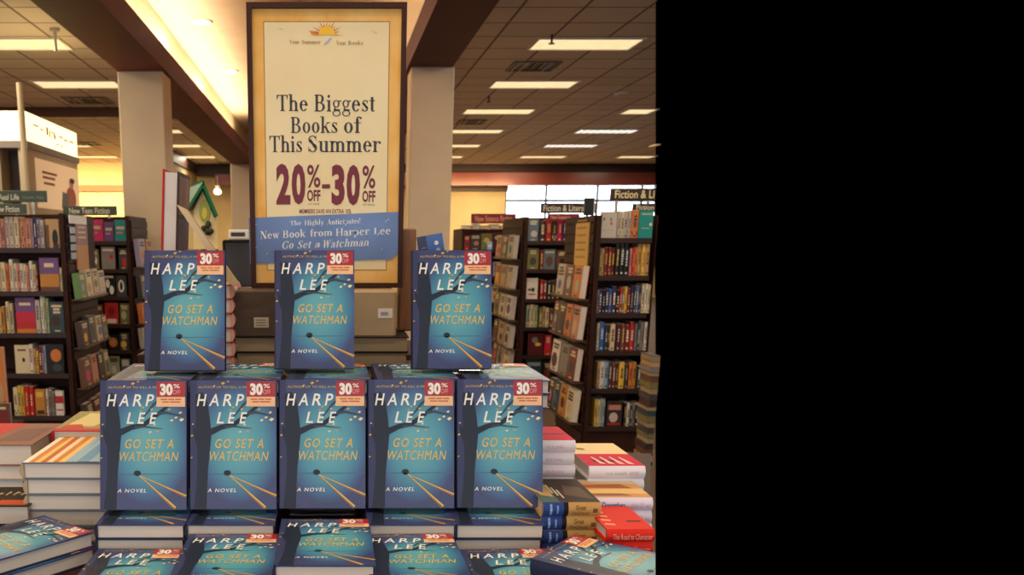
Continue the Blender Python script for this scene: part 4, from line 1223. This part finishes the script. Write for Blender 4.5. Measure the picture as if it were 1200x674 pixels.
# ---------------------------------------------------------------- other stacked books on the table
def lay_book(name, label, group, M, w, h, t_, cover, spine, art=None, spine_art=None, page=M_PAGE):
    """lying book: local x across the cover (spine at -x), y up the cover, z through the pages"""
    o = thing(name, label, 'book', M, group)
    bd = .0022; mb = MB()
    mb.box(-w / 2, w / 2, 0, h, t_ - bd, t_, cover); mb.box(-w / 2, w / 2, 0, h, 0, bd, cover)
    n = 8
    prof = [(-w / 2 - .006 * math.sin(math.pi * i / n), t_ * i / n) for i in range(n + 1)] + [(-w / 2 + .003, t_ - .0001), (-w / 2 + .003, .0001)]
    mb.loft([[(x, 0, z_) for x, z_ in prof], [(x, h, z_) for x, z_ in prof]], spine)
    if art:
        for i, (kind, pts, mat) in enumerate(art):
            p = lambda u, v, i=i: (-w / 2 + u * w, v * h, t_ + .00015 * (i + 1))
            if kind == 'p':
                mb.poly([p(*q_) for q_ in pts], mat)
            else:                       # lettering: kind is the text, pts the box
                put_text(mb, glyphs(kind, .008), pts, mat, p, .1)
    if spine_art:
        for kind, pts, mat in spine_art:
            # s runs down the spine (0 at the top of the book), q across its thickness
            p = lambda s_, q_: (-w / 2 - .0068, h * (1 - s_), t_ * q_)
            if kind == 'p':
                s0, s1, q0, q1 = pts
                pr = [(-w / 2 - .0003 - .006 * math.sin(math.pi * (q0 + (q1 - q0) * i / 8)), t_ * (q0 + (q1 - q0) * i / 8)) for i in range(9)]
                for i in range(8):
                    mb.poly([(pr[i][0], h * (1 - s0), pr[i][1]), (pr[i][0], h * (1 - s1), pr[i][1]), (pr[i + 1][0], h * (1 - s1), pr[i + 1][1]), (pr[i + 1][0], h * (1 - s0), pr[i + 1][1])], mat)
            else:
                put_text(mb, glyphs(kind, .004), pts, mat, p, 0)
    mb.build('cover', o)
    mb = MB(); mb.box(-w / 2 + .001, w / 2 - .004, .004, h - .004, bd, t_ - bd, page); mb.build('page_block', o)
    return o


def pile(name, labels, group, x0, yf, ts, w, h, cover, spine, art=None, spine_art=None, page=None, turn=0, base=BASE, jit=.004, seed=0, front='tail'):
    """stack from the bottom up; front='tail': bottom page edges face the aisle; 'spine': spines face it"""
    rng = random.Random(seed); z_ = base + .0004
    src = None
    for k, tt in enumerate(ts):
        dx, dr = rng.uniform(-jit, jit), rng.uniform(-1, 1) * 1.0 + turn
        if front == 'tail':
            M = T(x0 + w / 2 + dx, yf + dx * .5, z_) @ RZ(dr)
        else:
            M = T(x0 + h + dx, yf + w / 2 + .006, z_) @ RZ(90 + dr)      # book top points left
        lay_book(name, labels[len(ts) - 1 - k], group, M, w, h, tt, cover, spine, art if k == len(ts) - 1 else None, spine_art, page or M_PAGE)
        z_ += tt + .0003
    return z_


def names(n, desc):
    w_ = ['topmost', 'second from top', 'third from top', 'fourth from top', 'fifth from top', 'sixth from top', 'lowest']
    return [desc % (w_[i] if i < n - 1 or n < 2 else 'lowest') for i in range(n)]


C = lambda c, r_=.5: paint(c, max(r_, .55), .1)
# left: striped painting cover
stripes = []
rg = random.Random(4)
cs_ = [(206, 130, 60), (232, 210, 170), (120, 160, 186), (236, 226, 206), (190, 100, 60), (150, 178, 196), (240, 190, 110)]
for i in range(14):
    u = i / 14
    stripes.append(('p', [(u, .02), (u + .075, .02), (min(u + .075 + rg.uniform(-.02, .05), 1), .98), (u + rg.uniform(-.0, .02), .98)], C(rg.choice(cs_) if i < 7 else rg.choice(cs_[1:6:2] + [(104, 150, 184)]))))
p = atY(25, 542, 1.65)
pile('hardcover_book', names(5, 'hardcover with striped orange and blue cover, %s of its stack at the left'), 'striped cover hardcovers', p.x + .004, 1.65, [.0316] * 5, .162, .235, C((112, 116, 126)), C((176, 156, 128)), stripes, seed=1)
# left rear: red book with green picture
p = atY(61, 508, 1.88)
red_art = [('p', [(0, .1), (1, .1), (1, 1), (0, 1)], C((150, 140, 84))), ('p', [(.1, .25), (.5, .2), (.7, .8), (.2, .9)], C((206, 190, 130))), ('p', [(.55, .3), (.95, .4), (.9, .9), (.6, .8)], C((90, 104, 60))), ('p', [(.05, .12), (.4, .12), (.3, .3), (.1, .28)], C((190, 60, 44)))]
pile('hardcover_book', names(5, 'red hardcover with green picture cover, %s of the rear stack at the left'), 'red hardcovers with green pictures', p.x, 1.88, [.0345] * 5, .155, .225, C((186, 52, 44)), C((170, 44, 40)), red_art, seed=2)
# far left: red and brown book over mixed ones
p = atY(0, 520, 1.77)
zz = pile('paperback_book', names(1, 'patterned paperback under the pale blue one at the far left, %s'), None, -.80, 1.765, [.03], .17, .235, C((150, 116, 76)), C((150, 116, 76)), seed=3)
zz = pile('paperback_book', ['brown paperback lying in the far left stack, above the patterned one'], None, -.80, 1.765, [.032], .17, .235, C((124, 88, 60)), C((124, 88, 60)), seed=4, base=zz)
zz = pile('paperback_book', ['pale blue paperback lying in the far left stack'], None, -.80, 1.765, [.03], .17, .235, C((150, 164, 186)), C((150, 164, 186)), seed=5, base=zz)
zz = pile('hardcover_book', ['grey hardcover below the red and brown one at the far left'], None, -.80, 1.765, [.03], .17, .235, C((176, 160, 150)), C((176, 160, 150)), seed=6, base=zz)
pile('hardcover_book', ['red and brown hardcover on top of the far left stack'], None, -.795, 1.765, [.044], .19, .22, C((134, 92, 76)), C((134, 92, 76)),
     [('p', [(0, .0), (.4, 0), (.56, 1), (0, 1)], C((190, 46, 40))), ('p', [(.55, .15), (.9, .2), (.95, .8), (.62, .7)], C((112, 78, 66)))], seed=7, base=zz)
# far left front: dark books
p = atY(37, 598, 1.635)
pile('hardcover_book', ['dark hardcover with cream lettering at the left edge, upper of two', 'dark hardcover at the left edge, lower of two'], 'dark hardcovers at the left edge', p.x - .165, 1.635, [.039, .039], .163, .135, C((58, 50, 42)), C((58, 50, 42)),
     [('~xx xxxxx', (.2, .9, .55, .75), C((190, 176, 130))), ('p', [(.55, .05), (.95, .05), (.98, .3), (.6, .3)], C((190, 84, 50))), ('p', [(.1, .2), (.5, .2), (.5, .3), (.1, .3)], C((150, 130, 90)))], seed=8)

# right: magenta paperbacks with white spines
WSP = C((224, 218, 226), .4)
MAG = C((202, 10, 58), .34)
GREY = C((150, 150, 176), .5)
p = atY(676, 517, 1.75)
mag_art = [('p', [(.0, .0), (1, 0), (1, 1), (0, 1)], MAG), ('p', [(.44, .02), (.5, .02), (.5, .98), (.44, .98)], C((96, 22, 44))), ('p', [(.1, .55), (.35, .5), (.3, .9), (.12, .9)], C((236, 130, 140)))]
sp_art = [('~xxxxx xxxxxxxx', (.3, .66, .36, .6), GREY), ('~xxxxxxx', (.72, .88, .36, .6), C((214, 150, 176)))]
pile('paperback_book', names(7, 'magenta paperback with white spine, %s of the stack beside the last standing novel'), 'magenta paperbacks with white spines', p.x - .205, 1.752, [.0254] * 7, .135, .205, WSP, WSP, mag_art, sp_art, seed=11, front='spine', jit=.002)
p = atY(757, 547, 1.72)
m2 = [('p', [(0, 0), (.5, 0), (.5, 1), (0, 1)], MAG), ('p', [(.5, 0), (1, 0), (1, 1), (.5, 1)], C((232, 206, 158))), ('p', [(.16, .35), (.24, .35), (.24, .82), (.16, .82)], C((70, 20, 36)))]
for v0 in (.15, .32, .5, .66):
    m2.append(('p', [(.05, v0), (.08, v0 + .1), (.36, v0 + .13), (.36, v0 + .1)], C((240, 190, 190))))
m2.append(('p', [(.68, .72), (.74, .72), (.76, .86), (.7, .86)], C((150, 120, 60))))
pile('paperback_book', names(5, 'paperback with half cream, half magenta cover, %s of the stack at the right'), 'half cream half magenta paperbacks', p.x - .113, 1.722, [.0265] * 5, .205, .113, WSP, WSP, m2, sp_art, seed=12, front='spine', jit=.002)
# right: landscape cover with a white spine
p = atY(768, 590, 1.60)
land = [('p', [(0, 0), (1, 0), (1, 1), (0, 1)], C((206, 150, 96))), ('p', [(.2, 0), (.5, 0), (.45, .6), (.25, .8)], C((226, 184, 122))), ('p', [(.5, .1), (.75, .2), (.7, .7), (.55, .8)], C((160, 92, 54))), ('p', [(.75, 0), (1, 0), (1, .9), (.85, .8)], C((190, 176, 150))), ('p', [(.1, .2), (.2, .3), (.18, .9), (.08, .8)], C((150, 100, 70)))]
dsp = [('Dorothea', (.43, .69, .25, .72), C((86, 84, 168))), ('~xxxx xx xxx', (.76, .98, .22, .72), C((226, 150, 180)))]
pile('hardcover_book', names(4, 'hardcover with golden landscape cover and white spine, %s of the right edge stack'), 'landscape cover hardcovers with white spines', p.x - .17, 1.602, [.0254] * 4, .125, .168, C((222, 214, 226)), C((222, 214, 230)), land, dsp, seed=13, front='spine', jit=.0008)
# right: dark cover, gold and blue spine
p = atY(705, 590, 1.52)
GOLD = C((182, 142, 84), .4)
dk = [('p', [(0, 0), (1, 0), (1, .7), (0, .7)], C((56, 42, 38))), ('p', [(.1, .05), (.6, .1), (.7, .4), (.3, .5)], C((92, 74, 60))), ('p', [(0, .7), (1, .7), (1, 1), (0, 1)], C((70, 96, 96))), ('p', [(.2, .74), (.7, .7), (.8, .9), (.3, .96)], C((176, 140, 92)))]
for j, v0 in enumerate((.56, .62, .68)):
    dk.append(('p', [(.15 + j * .1, v0), (.5 + j * .1, v0), (.5 + j * .1, v0 + .03), (.15 + j * .1, v0 + .03)], C((200, 186, 160))))
gsp = [('p', (0, .36, .0, 1.), C((44, 66, 124), .4)), ('p', (.12, .16, .1, .9), C((150, 176, 220))), ('p', (.24, .27, .2, .8), C((120, 150, 206))), ('p', (.36, .44, 0, 1), C((30, 28, 34))), ('Great', (.56, .74, .5, .85), C((92, 62, 36))), ('~xxxxxxxxxxx', (.5, .8, .14, .42), C((96, 66, 40))), ('p', (.86, .94, .3, .6), C((110, 78, 44)))]
pile('hardcover_book', names(4, 'dark hardcover with gold and blue spine, %s of its stack'), 'dark hardcovers with gold and blue spines', p.x - .104, 1.522, [.039, .0258, .0258, .0258], .16, .104, GOLD, GOLD, dk, gsp, seed=14, front='spine', jit=.0008)
# right front: red books
p = atY(768, 623, 1.45)
REDC = C((206, 36, 24), .36)
ra = [('p', [(.0, 0), (1, 0), (1, 1), (0, 1)], C((212, 44, 28), .36)), ('p', [(.3, .1), (.36, .1), (.36, .4), (.3, .42)], C((96, 30, 26)))]
for j in range(4):
    ra.append(('p', [(.15 + j * .17, .72 + .02 * (j % 2)), (.22 + j * .17, .72), (.25 + j * .17, .92), (.18 + j * .17, .94)], C((240, 150, 120))))
rs = [('The Road to Character', (.12, .95, .25, .7), C((244, 160, 140)))]
pile('hardcover_book', names(4, 'bright red hardcover, %s of the front stack at the right edge'), 'bright red hardcovers', p.x - .082, 1.452, [.0222] * 4, .135, .082, REDC, C((206, 44, 36), .36), ra, rs, seed=15, front='spine', jit=.0006)

# ---------------------------------------------------------------- behind the top tier
z_ = UP
x0 = atY(275, 400, 2.0).x
zt_ = pile('hardcover_book', names(3, 'hardcover with grey page edges, %s under the brown carton'), 'hardcovers under the brown carton', x0, 2.0, [.0345] * 3, .17, .235, C((48, 34, 28)), C((48, 34, 28)), seed=21, base=UP, page=M_GREYPAGE)
mb = MB(); L_ = x0 - .012
cz0, cz1 = zt_ + .0006, 1.497
mb.bbox(L_, L_ + .17, 1.99, 2.19, cz0, cz1, M_CARTON, .003); mb.box(L_ + .002, L_ + .168, 2.085, 2.095, cz1 - .001, cz1 + .0006, paint((96, 74, 52), .6))
car = thing('carton', 'dark brown carton with a pale label, under the left side of the poster', 'box', T(0, 0, 0))
mb.build('box_body', car)
a, bq = atY(297.5, 372, 1.989), atY(315, 384, 1.989)
mb = MB(); mb.box(a.x, bq.x, 1.9885, 1.9895, bq.z, a.z, paint((176, 158, 130), .6))
for j in range(3): mb.box(a.x + .005, bq.x - .006, 1.988, 1.9886, bq.z + .004 + j * .006, bq.z + .006 + j * .006, paint((110, 96, 80), .6))
mb.build('label_patch', car)
x0 = atY(418, 400, 2.0).x
zt_ = pile('hardcover_book', names(3, 'hardcover with tan page edges, %s under the tan carton'), 'hardcovers under the tan carton', x0 - .05, 2.0, [.0345] * 3, .17, .235, C((48, 34, 28)), C((48, 34, 28)), seed=22, base=UP, page=M_GREYPAGE)
car = thing('carton', 'tan glossy carton with a white label, under the right side of the poster', 'box', T(0, 0, 0))
a, bq = atY(417, 338, 2.0), atY(466, 379, 2.0)
mb = MB(); mb.bbox(a.x - .04, bq.x - .004, 1.99, 2.19, zt_ + .0006, 1.497, M_TANCARTON, .004); mb.build('box_body', car)
a, bq = atY(443, 361.5, 1.989), atY(460, 373, 1.989)
mb = MB(); mb.box(a.x, bq.x, 1.9885, 1.9895, bq.z, a.z, paint((214, 200, 186), .6)); mb.box(a.x + .006, bq.x - .01, 1.988, 1.9886, bq.z + .006, bq.z + .014, paint((150, 140, 150), .6)); mb.build('label_patch', car)
a, bq = atY(469.5, 268, 2.12), atY(486, 380, 2.12)
mb = MB(); mb.bbox(a.x, bq.x, 2.125, 2.2, zt_ + .0006, a.z, M_POST, .003); tag(mb.build('wooden_post'), 'brown wooden post behind the right edge of the poster', 'post')
# serrated stack of red and white paperbacks with a tall red-edged book on it
zq = UP
pk = MB
for k in range(7):
    x1 = atY(272.5 - (k % 2) * .8, 380, 1.97).x
    nm = ['lowest', 'second', 'third', 'fourth', 'fifth', 'sixth', 'topmost'][k]
    o = lay_book('paperback_book', f'pink and white paperback peeking out behind the top tier, {nm} of its stack', 'pink and white paperbacks behind the top tier', T(x1 - .075, 1.965, zq + .0004) @ RZ(180) @ T(0, -.16, 0), .15, .16, .0315, C((196, 92, 84)), C((222, 150, 130)), None, [('p', (.1, .5, .2, .8), C((236, 206, 190)))])
    zq += .0318
a = atY(184, 290, 2.0)
t = thing('tall_hardcover_book', 'large red-edged hardcover standing with its pages towards us, behind the top tier', 'book', T(a.x + .004, 2.0, zq + .0006) @ RY(3.5))
hb = 1.757 - zq; tb = .036
mb = MB(); mb.box(0, .004, 0, .15, 0, hb, C((190, 36, 40))); mb.box(tb - .004, tb, 0, .15, 0, hb - .004, C((70, 52, 50))); mb.box(.0, tb, .15, .155, 0, hb, C((190, 36, 40)))
for j, (v0, v1, cc) in enumerate(((.62, .95, (150, 110, 84)), (.3, .58, (96, 84, 92)), (.05, .26, (60, 50, 70)))):
    mb.box(tb, tb + .0004, .012, .14, hb * v0, hb * v1, C(cc))
mb.build('cover', t)
mb = MB(); mb.box(.0045, tb - .0045, .004, .149, .004, hb - .006, paint((206, 196, 190), .8)); mb.build('page_block', t)
# slanting tan strip leaning on it
p0, p1 = atY(211, 241, 1.985), atY(247, 295, 1.985)
dz = (p0.z - (zq + .003)); sl = (p1.x - p0.x) / (p0.z - p1.z)
mb = MB()
xb = p0.x + sl * dz
mb.prism([(p0.x, 1.94, p0.z), (xb, 1.94, zq + .001), (xb + .02, 1.94, zq + .001), (p0.x + .02, 1.94, p0.z - .01)], (0, .03, 0), paint((196, 166, 122), .25))
tag(mb.build('cardboard_strip'), 'glossy tan strip slanting down beside the red-edged book', 'strip')
# birdhouse with a green roof on a post
yh = 3.4
hp = lambda px, py: atY(px, py, yh)
a = hp(241, 290)
bh = thing('birdhouse', 'cream birdhouse with green gable roof behind the red-edged book', 'birdhouse', T(a.x, yh, 0))
lo = lambda px, py, dy=0: (hp(px + 3, py).x - a.x, dy, hp(px, py).z)
mb = MB(); mb.prism([lo(224, 292), lo(252, 292), lo(252, 250), lo(237.5, 216), lo(224, 246)], (-.066, .22, 0), paint((226, 200, 140), .5)); mb.build('house_body', bh)
M_ROOF = paint((12, 100, 58), .5, .2)
mb = MB(); mb.prism([lo(236.5, 211), lo(254.5, 253), lo(251.5, 255), lo(236.5, 220)], (-.09, .3, 0), M_ROOF, T(0, -.04, 0)); mb.prism([lo(238.5, 211), lo(218.5, 243), lo(220.5, 246), lo(237.5, 219)], (-.09, .3, 0), M_ROOF, T(0, -.04, 0)); mb.build('roof', bh)
mb = MB()
mb.prism([lo(237 + 6.5 * math.cos(q_ * math.pi / 10), 247 + 14 * math.sin(q_ * math.pi / 10)) for q_ in range(20)][::-1], (0, -.006, 0), paint((150, 160, 70), .5))
mb.prism([lo(237 + 3 * math.cos(q_ * math.pi / 10), 250 + 7 * math.sin(q_ * math.pi / 10)) for q_ in range(20)][::-1], (0, -.009, 0), paint((216, 190, 60), .5)); mb.build('arched_window', bh)
mb = MB()
rg = random.Random(5)
for j in range(9):
    c_ = lo(241 + rg.uniform(-5, 5), 268 + rg.uniform(-6, 6), -.012 - rg.uniform(0, .01)); rr = .010
    mb.loft([[(c_[0] + rr * math.sin(ph) * math.cos(2 * math.pi * q_ / 8), c_[1] + rr * math.sin(ph) * math.sin(2 * math.pi * q_ / 8), c_[2] + rr * math.cos(ph)) for q_ in range(8)] for ph in (2.9, 2.2, 1.57, .9, .2)], paint((52, 56, 36), .7), None, True)
mb.build('twig_nest', bh)
mb = MB(); mb.box(-.03, .03, .08, .14, 0, lo(238, 292)[2], M_POST); mb.box(-.2, .2, -.05, .3, 0, .04, M_POST); mb.build('post', bh)
# counter with a black till monitor behind the display
mb = MB(); t = thing('checkout_counter', 'dark counter carrying the black monitor behind the display', 'counter', T(-.3, 3.9, 0))
mb.bbox(-.55, .75, 0, .6, 1.08, 1.12, M_DARKWOOD, .005); mb.build('worktop', t)
mb = MB(); mb.box(-.5, .7, .05, .55, 0, 1.08, M_DARKWOOD); mb.build('cabinet_body', t)
a, bq = atY(261, 281, 4.1), atY(330, 338, 4.1)
t = thing('till_monitor', 'black monitor seen between the left novel and the poster', 'monitor', T((a.x + bq.x) / 2, 4.1, 1.121))
hw = (bq.x - a.x) / 2
mb = MB(); mb.bbox(-hw, hw, -.02, .03, bq.z - 1.121, a.z - 1.121, M_BLACK, .006); mb.box(-hw + .015, hw - .015, -.0215, -.02, bq.z - 1.121 + .015, a.z - 1.121 - .015, paint((34, 30, 30), .3)); mb.build('screen', t)
mb = MB(); mb.box(-.03, .03, .0, .03, .02, bq.z - 1.121 + .02, M_BLACK); mb.bbox(-.11, .11, -.06, .1, 0, .02, M_BLACK, .005); mb.build('stand', t)
a = atY(280, 280.6, 4.1)
t = thing('receipt_printer', 'small white device resting on top of the black monitor', 'printer', T(a.x, 4.1, a.z + .0008))
mb = MB(); mb.bbox(-.045, .045, -.018, .028, 0, .042, M_WHITE, .004); mb.build('housing', t)
mb = MB(); mb.box(-.034, .03, -.0195, -.018, .012, .03, paint((60, 56, 56), .5)); mb.build('display', t)
# narrow blue booklet peeping over the right novel
a, bq = atY(507, 278, 1.87), atY(540, 270, 1.87)
w_ = bq.x - a.x
M = T(a.x + .012, 1.905, TOP1 + .001) @ RY(-13)
mb = face_mesh(.054, .262, .012, 'blue', random.Random(1), [('r', 0, 0, .35, 1, 'navy'), ('e', .72, .93, .08, .018, 'white'), ('e', .75, .86, .1, .03, 'light blue'), ('r', .1, .9, .3, .91, 'grey blue')])
tag(mb.build('booklet', None, T(a.x + .045, 1.925, TOP1 + .014) @ RY(-10)), 'narrow tilted blue booklet peeping over the right top-tier novel', 'booklet')
mb = MB(); 

# ================================================================ THE POSTER
YP = 2.10
pst = thing('framed_poster', 'tall gold and cream sale poster in a dark frame behind the novels', 'poster', T(-.01, YP, 1.4985))
PT = lambda lay: (lambda px, py: (lambda v: (v.x + .01, -.0004 * lay, v.z - 1.4985))(atY(px, py, YP)))
zb, zt_ = 0.0, atY(384, 4, YP).z - 1.4985
xl, xr_ = -.1815 + .01, .1715 + .01 - .002
fr = .011
M_FRAME = paint((60, 32, 24), .5, .15)
mb = MB()
for b4 in ((xl, xr_, zb, zb + fr), (xl, xr_, zt_ - fr, zt_), (xl, xl + fr, zb + fr, zt_ - fr), (xr_ - fr, xr_, zb + fr, zt_ - fr)):
    mb.box(b4[0], b4[1], -.012, .018, b4[2], b4[3], M_FRAME)
mb.build('frame', pst)
m_gold = noisy('mottled_gold_print', (224, 162, 58), (234, 186, 104), 16, .45, (1, 1, .6), detail=4)
m_crm = noisy('cream_print', (228, 208, 160), (232, 214, 170), 6, .5)
M_INK = paint((56, 54, 62), .5); M_WINE = paint((112, 22, 44), .5); M_LINE = paint((140, 96, 48), .5)
sh = MB(); sh.box(xl + .006, xr_ - .006, 0, .008, zb + .006, zt_ - .006, m_gold)
def rect(mb_, px0, px1, py0, py1, lay, mat):
    f = PT(lay); a_, b_ = f(px0, py0), f(px1, py1)
    mb_.poly([(a_[0], a_[1], b_[2]), (b_[0], a_[1], b_[2]), (b_[0], a_[1], a_[2]), (a_[0], a_[1], a_[2])], mat)
    return a_, b_
xs = (309, 455)
f1 = PT(1); cA, cB = f1(308.5, 25), f1(457, 25); cz_b = f1(384, 317)[2]
def rz(x0_, x1_, z0_, z1_, lay, mat, mb_=sh):
    y_ = -.0004 * lay
    mb_.poly([(x0_, y_, z0_), (x1_, y_, z0_), (x1_, y_, z1_), (x0_, y_, z1_)], mat)
rz(cA[0], cB[0], cz_b, cA[2], 1, M_LINE); rz(cA[0] + .0018, cB[0] - .0018, cz_b + .0018, cA[2] - .0018, 2, m_crm)
P3 = PT(4)
def ptext(mb_, shape_, px0, px1, pyt, pyb, mat, lay=4, shear=0, slope=0):
    f = PT(lay); a_, b_ = f(px0, pyb), f(px1, pyt)
    put_text(mb_, shape_, (a_[0], b_[0], a_[2], b_[2]), mat, lambda x, y: (x, a_[1], y + slope * (x - (a_[0] + b_[0]) / 2)), shear)
ptext(sh, serif('The'), 324.5, 360.5, 110.5, 130.5, M_INK); ptext(sh, serif('Biggest'), 368.5, 439.5, 111, 136.5, M_INK)
ptext(sh, serif('Books'), 341, 395.5, 136.5, 156, M_INK); ptext(sh, serif('of'), 403, 424, 136.5, 156, M_INK)
ptext(sh, serif('This'), 316, 354, 158.5, 178.5, M_INK); ptext(sh, serif('Summer'), 361.5, 446.5, 158.8, 178.5, M_INK)
ptext(sh, serif('Your'), 339, 351, 47, 51.6, M_LINE); ptext(sh, serif('Summer'), 354, 376, 47, 51.6, M_LINE)
ptext(sh, serif('Your'), 394, 405.5, 48, 52.6, M_LINE); ptext(sh, serif('Books'), 408, 425.5, 48, 52.6, M_LINE)
for body, off, p0, p1, q0, q1 in (('2', .045, 324, 340, 192, 239.8), ('0', .045, 342, 357.8, 192, 240), ('%', .012, 360, 375.5, 193, 220), ('OFF', .03, 360, 375.5, 222.5, 236), ('3', .045, 388.5, 404, 193, 240.6), ('0', .045, 406, 422, 193, 241), ('%', .012, 424.5, 440, 194, 221), ('OFF', .03, 424.5, 440, 223.5, 237)):
    ptext(sh, glyphs(body, off), p0, p1, q0, q1, M_WINE)
rect(sh, 377.3, 386.8, 216, 221, 4, M_WINE)
ptext(sh, glyphs('LIST PRICE'), 361, 374.5, 238.2, 240.2, M_WINE); ptext(sh, glyphs('LIST PRICE'), 425, 439, 239, 241, M_WINE)
ptext(sh, glyphs('MEMBERS SAVE AN EXTRA 10%', .01), 351, 411.5, 245, 250.3, M_WINE)
# rising sun
f = PT(5); sc_, sy_ = 383, 41
M_SUN = paint((238, 186, 30), .5); M_RAY = paint((214, 128, 34), .5); M_RAY2 = paint((226, 168, 40), .5)
for k_ in range(13):
    an = math.pi * (k_ + .0) / 12; r1 = 20 if k_ % 2 == 0 else 16
    if k_ == 6: r1 = 28
    q1, q2 = an - .1, an + .1
    sh.poly([f(sc_ + 9 * math.cos(q1), sy_ - 9 * math.sin(q1)), f(sc_ + 9 * math.cos(q2), sy_ - 9 * math.sin(q2)), f(sc_ + r1 * math.cos(an), sy_ - r1 * math.sin(an))][::-1], M_RAY if k_ % 3 else M_RAY2)
f = PT(6)
sh.poly([f(sc_ + 9.6 * math.cos(math.pi * q_ / 16), sy_ - 9.6 * math.sin(math.pi * q_ / 16)) for q_ in range(17)], M_SUN)
f = PT(5); sh.poly([f(362, 36), f(372, 37.5), f(376, 41), f(366, 40.5)][::-1], paint((220, 110, 40), .5))
M_RIB = paint((150, 170, 206), .5)
sh.poly([f(379, 54), f(381, 50), f(387.5, 44.5), f(389, 45.5), f(384, 50.5)][::-1], M_RIB)
sh.poly([f(325, 33), f(332, 34), f(331, 35.2)][::-1], paint((186, 180, 176), .5)); sh.poly([f(434, 36), f(442, 38.5), f(441, 39.6)][::-1], paint((186, 180, 176), .5))
sh.build('poster_sheet', pst)
# blue banner across the lower part
bn = MB(); f = PT(8)
m_bn = noisy('blue_banner_print', (84, 108, 158), (106, 138, 192), 5, .4)
c4 = [f(293.3, 309), f(458, 304), f(467, 296), f(469.8, 248.3), f(291.6, 255.5)]
bn.prism([Vector(q_) for q_ in c4], (0, .0008, 0), m_bn)
M_BT = paint((226, 226, 224), .5)
sl = .045
ptext(bn, serif('The'), 340, 353, 258.5, 264.2, M_BT, 9, 0, sl); ptext(bn, serif('Highly'), 357, 380, 257.5, 265.5, M_BT, 9, 0, sl); ptext(bn, serif('Anticipated'), 383, 422.5, 256.2, 264.6, M_BT, 9, 0, sl)
ptext(bn, serif('New'), 305, 327.5, 270.5, 279.8, M_BT, 9, 0, sl); ptext(bn, serif('Book'), 331.5, 358.5, 269, 278.6, M_BT, 9, 0, sl); ptext(bn, serif('from'), 363, 389.5, 268, 277.2, M_BT, 9, 0, sl)
ptext(bn, serif('Harper'), 393.5, 433, 266.8, 279, M_BT, 9, 0, sl); ptext(bn, serif('Lee'), 438, 457.5, 265.8, 275, M_BT, 9, 0, sl)
ptext(bn, serif('Go'), 331, 344, 282.5, 291.5, M_BT, 9, .25, sl); ptext(bn, serif('Set'), 348.5, 365, 282, 291, M_BT, 9, .25, sl); ptext(bn, serif('a'), 369, 375, 284.5, 290.2, M_BT, 9, .25, sl); ptext(bn, serif('Watchman'), 379, 432, 279.8, 289.6, M_BT, 9, .25, sl)
f = PT(9)
for (u, v) in ((300, 263), (452, 259), (455, 257), (447, 292), (313, 297), (300, 290)):
    bn.poly([f(u - 1.2, v + .6), f(u + .4, v + .9), f(u + 1.4, v - .9)][::1], paint((190, 200, 214), .5))
bn.build('banner_strip', pst)

# ---------------------------------------------------------------- small leftovers at the edges
# orange and dark red books at the left edge on a small stand before the left bookcase
ys = 5.4
a, bq = atY(-12, 472, ys), atY(13, 500, ys)
t = thing('display_stand', 'small dark stand at the left edge before the bookcase', 'stand', T(bq.x - .06, ys, 0))
zs = atY(5, 501, ys).z
mb = MB(); mb.bbox(-.12, .06, -.02, .25, zs - .03, zs, M_DARKWOOD, .004); mb.build('stand_top', t)
mb = MB(); mb.bbox(-.09, .03, .02, .2, 0, zs - .03, M_DARKWOOD, .004); mb.build('stand_body', t)
rg = random.Random(17)
x_ = atY(13, 490, ys).x
mb = face_mesh(.13, zY(473, ys) - zs, .03, 'brown', rg, [('r', .1, .2, .9, .7, 'dark red'), ('r', .2, .75, .8, .85, 'cream')]); tag(mb.build('face_out_book', None, T(x_ - .067, ys + .0, zs + .001)), 'brown and red book on the small stand at the left edge', 'book')
x_ = atY(6.5, 440, ys + .12).x
mb = face_mesh(.14, zY(407, ys + .12) - zs, .04, 'orange', rg, [('r', 0, .55, .5, 1, 'amber'), ('e', .7, .4, .2, .2, 'tan')]); tag(mb.build('tall_hardcover_book', None, T(x_ - .07, ys + .1, zs + .001)), 'tall orange book behind the brown and red one at the left edge', 'book')
# tower of lying books at the right edge
yt = 5.6
xq = atY(767.5, 500, yt).x
t = thing('display_stand', 'low dark stand at the right edge carrying a tower of books', 'stand', T(xq, yt, 0))
z0_ = zY(541, yt, 760)
mb = MB(); mb.bbox(-.2, 0, -.01, .24, z0_ - .03, z0_ - .0005, M_DARKWOOD, .004); mb.build('stand_top', t)
mb = MB(); mb.bbox(-.17, -.02, .02, .2, 0, z0_ - .03, M_DARKWOOD, .004); mb.build('stand_body', t)
z_ = z0_; k = 0
cc_ = ['amber', 'brown', 'dark brown', 'dark grey', 'olive', 'dark grey', 'brown', 'olive', 'dark teal', 'brown', 'dark brown', 'dark grey', 'brown', 'olive', 'brown', 'dark brown', 'grey', 'tan', 'dark grey']
while z_ < zY(415, yt, 760) - .03 and k < 19:
    tt = rg.uniform(.028, .042); lx = rg.uniform(.045, .06)
    mb = MB(); c_ = paint(PAL[cc_[k]], .5)
    x0_ = xq - lx
    mb.box(x0_, xq, yt, yt + .2, z_ + .0003, z_ + .003, c_); mb.box(x0_ + .004, xq, yt + .004, yt + .196, z_ + .003, z_ + tt - .003, c_ if k % 3 else M_GREYPAGE); mb.box(x0_, xq, yt, yt + .2, z_ + tt - .003, z_ + tt, c_)
    tag(mb.build('lying_book'), f'{cc_[k]} book in the tower at the right edge, {ORD[k]} from the bottom', 'book', 'tower of books at the right edge')
    z_ += tt + .0004; k += 1
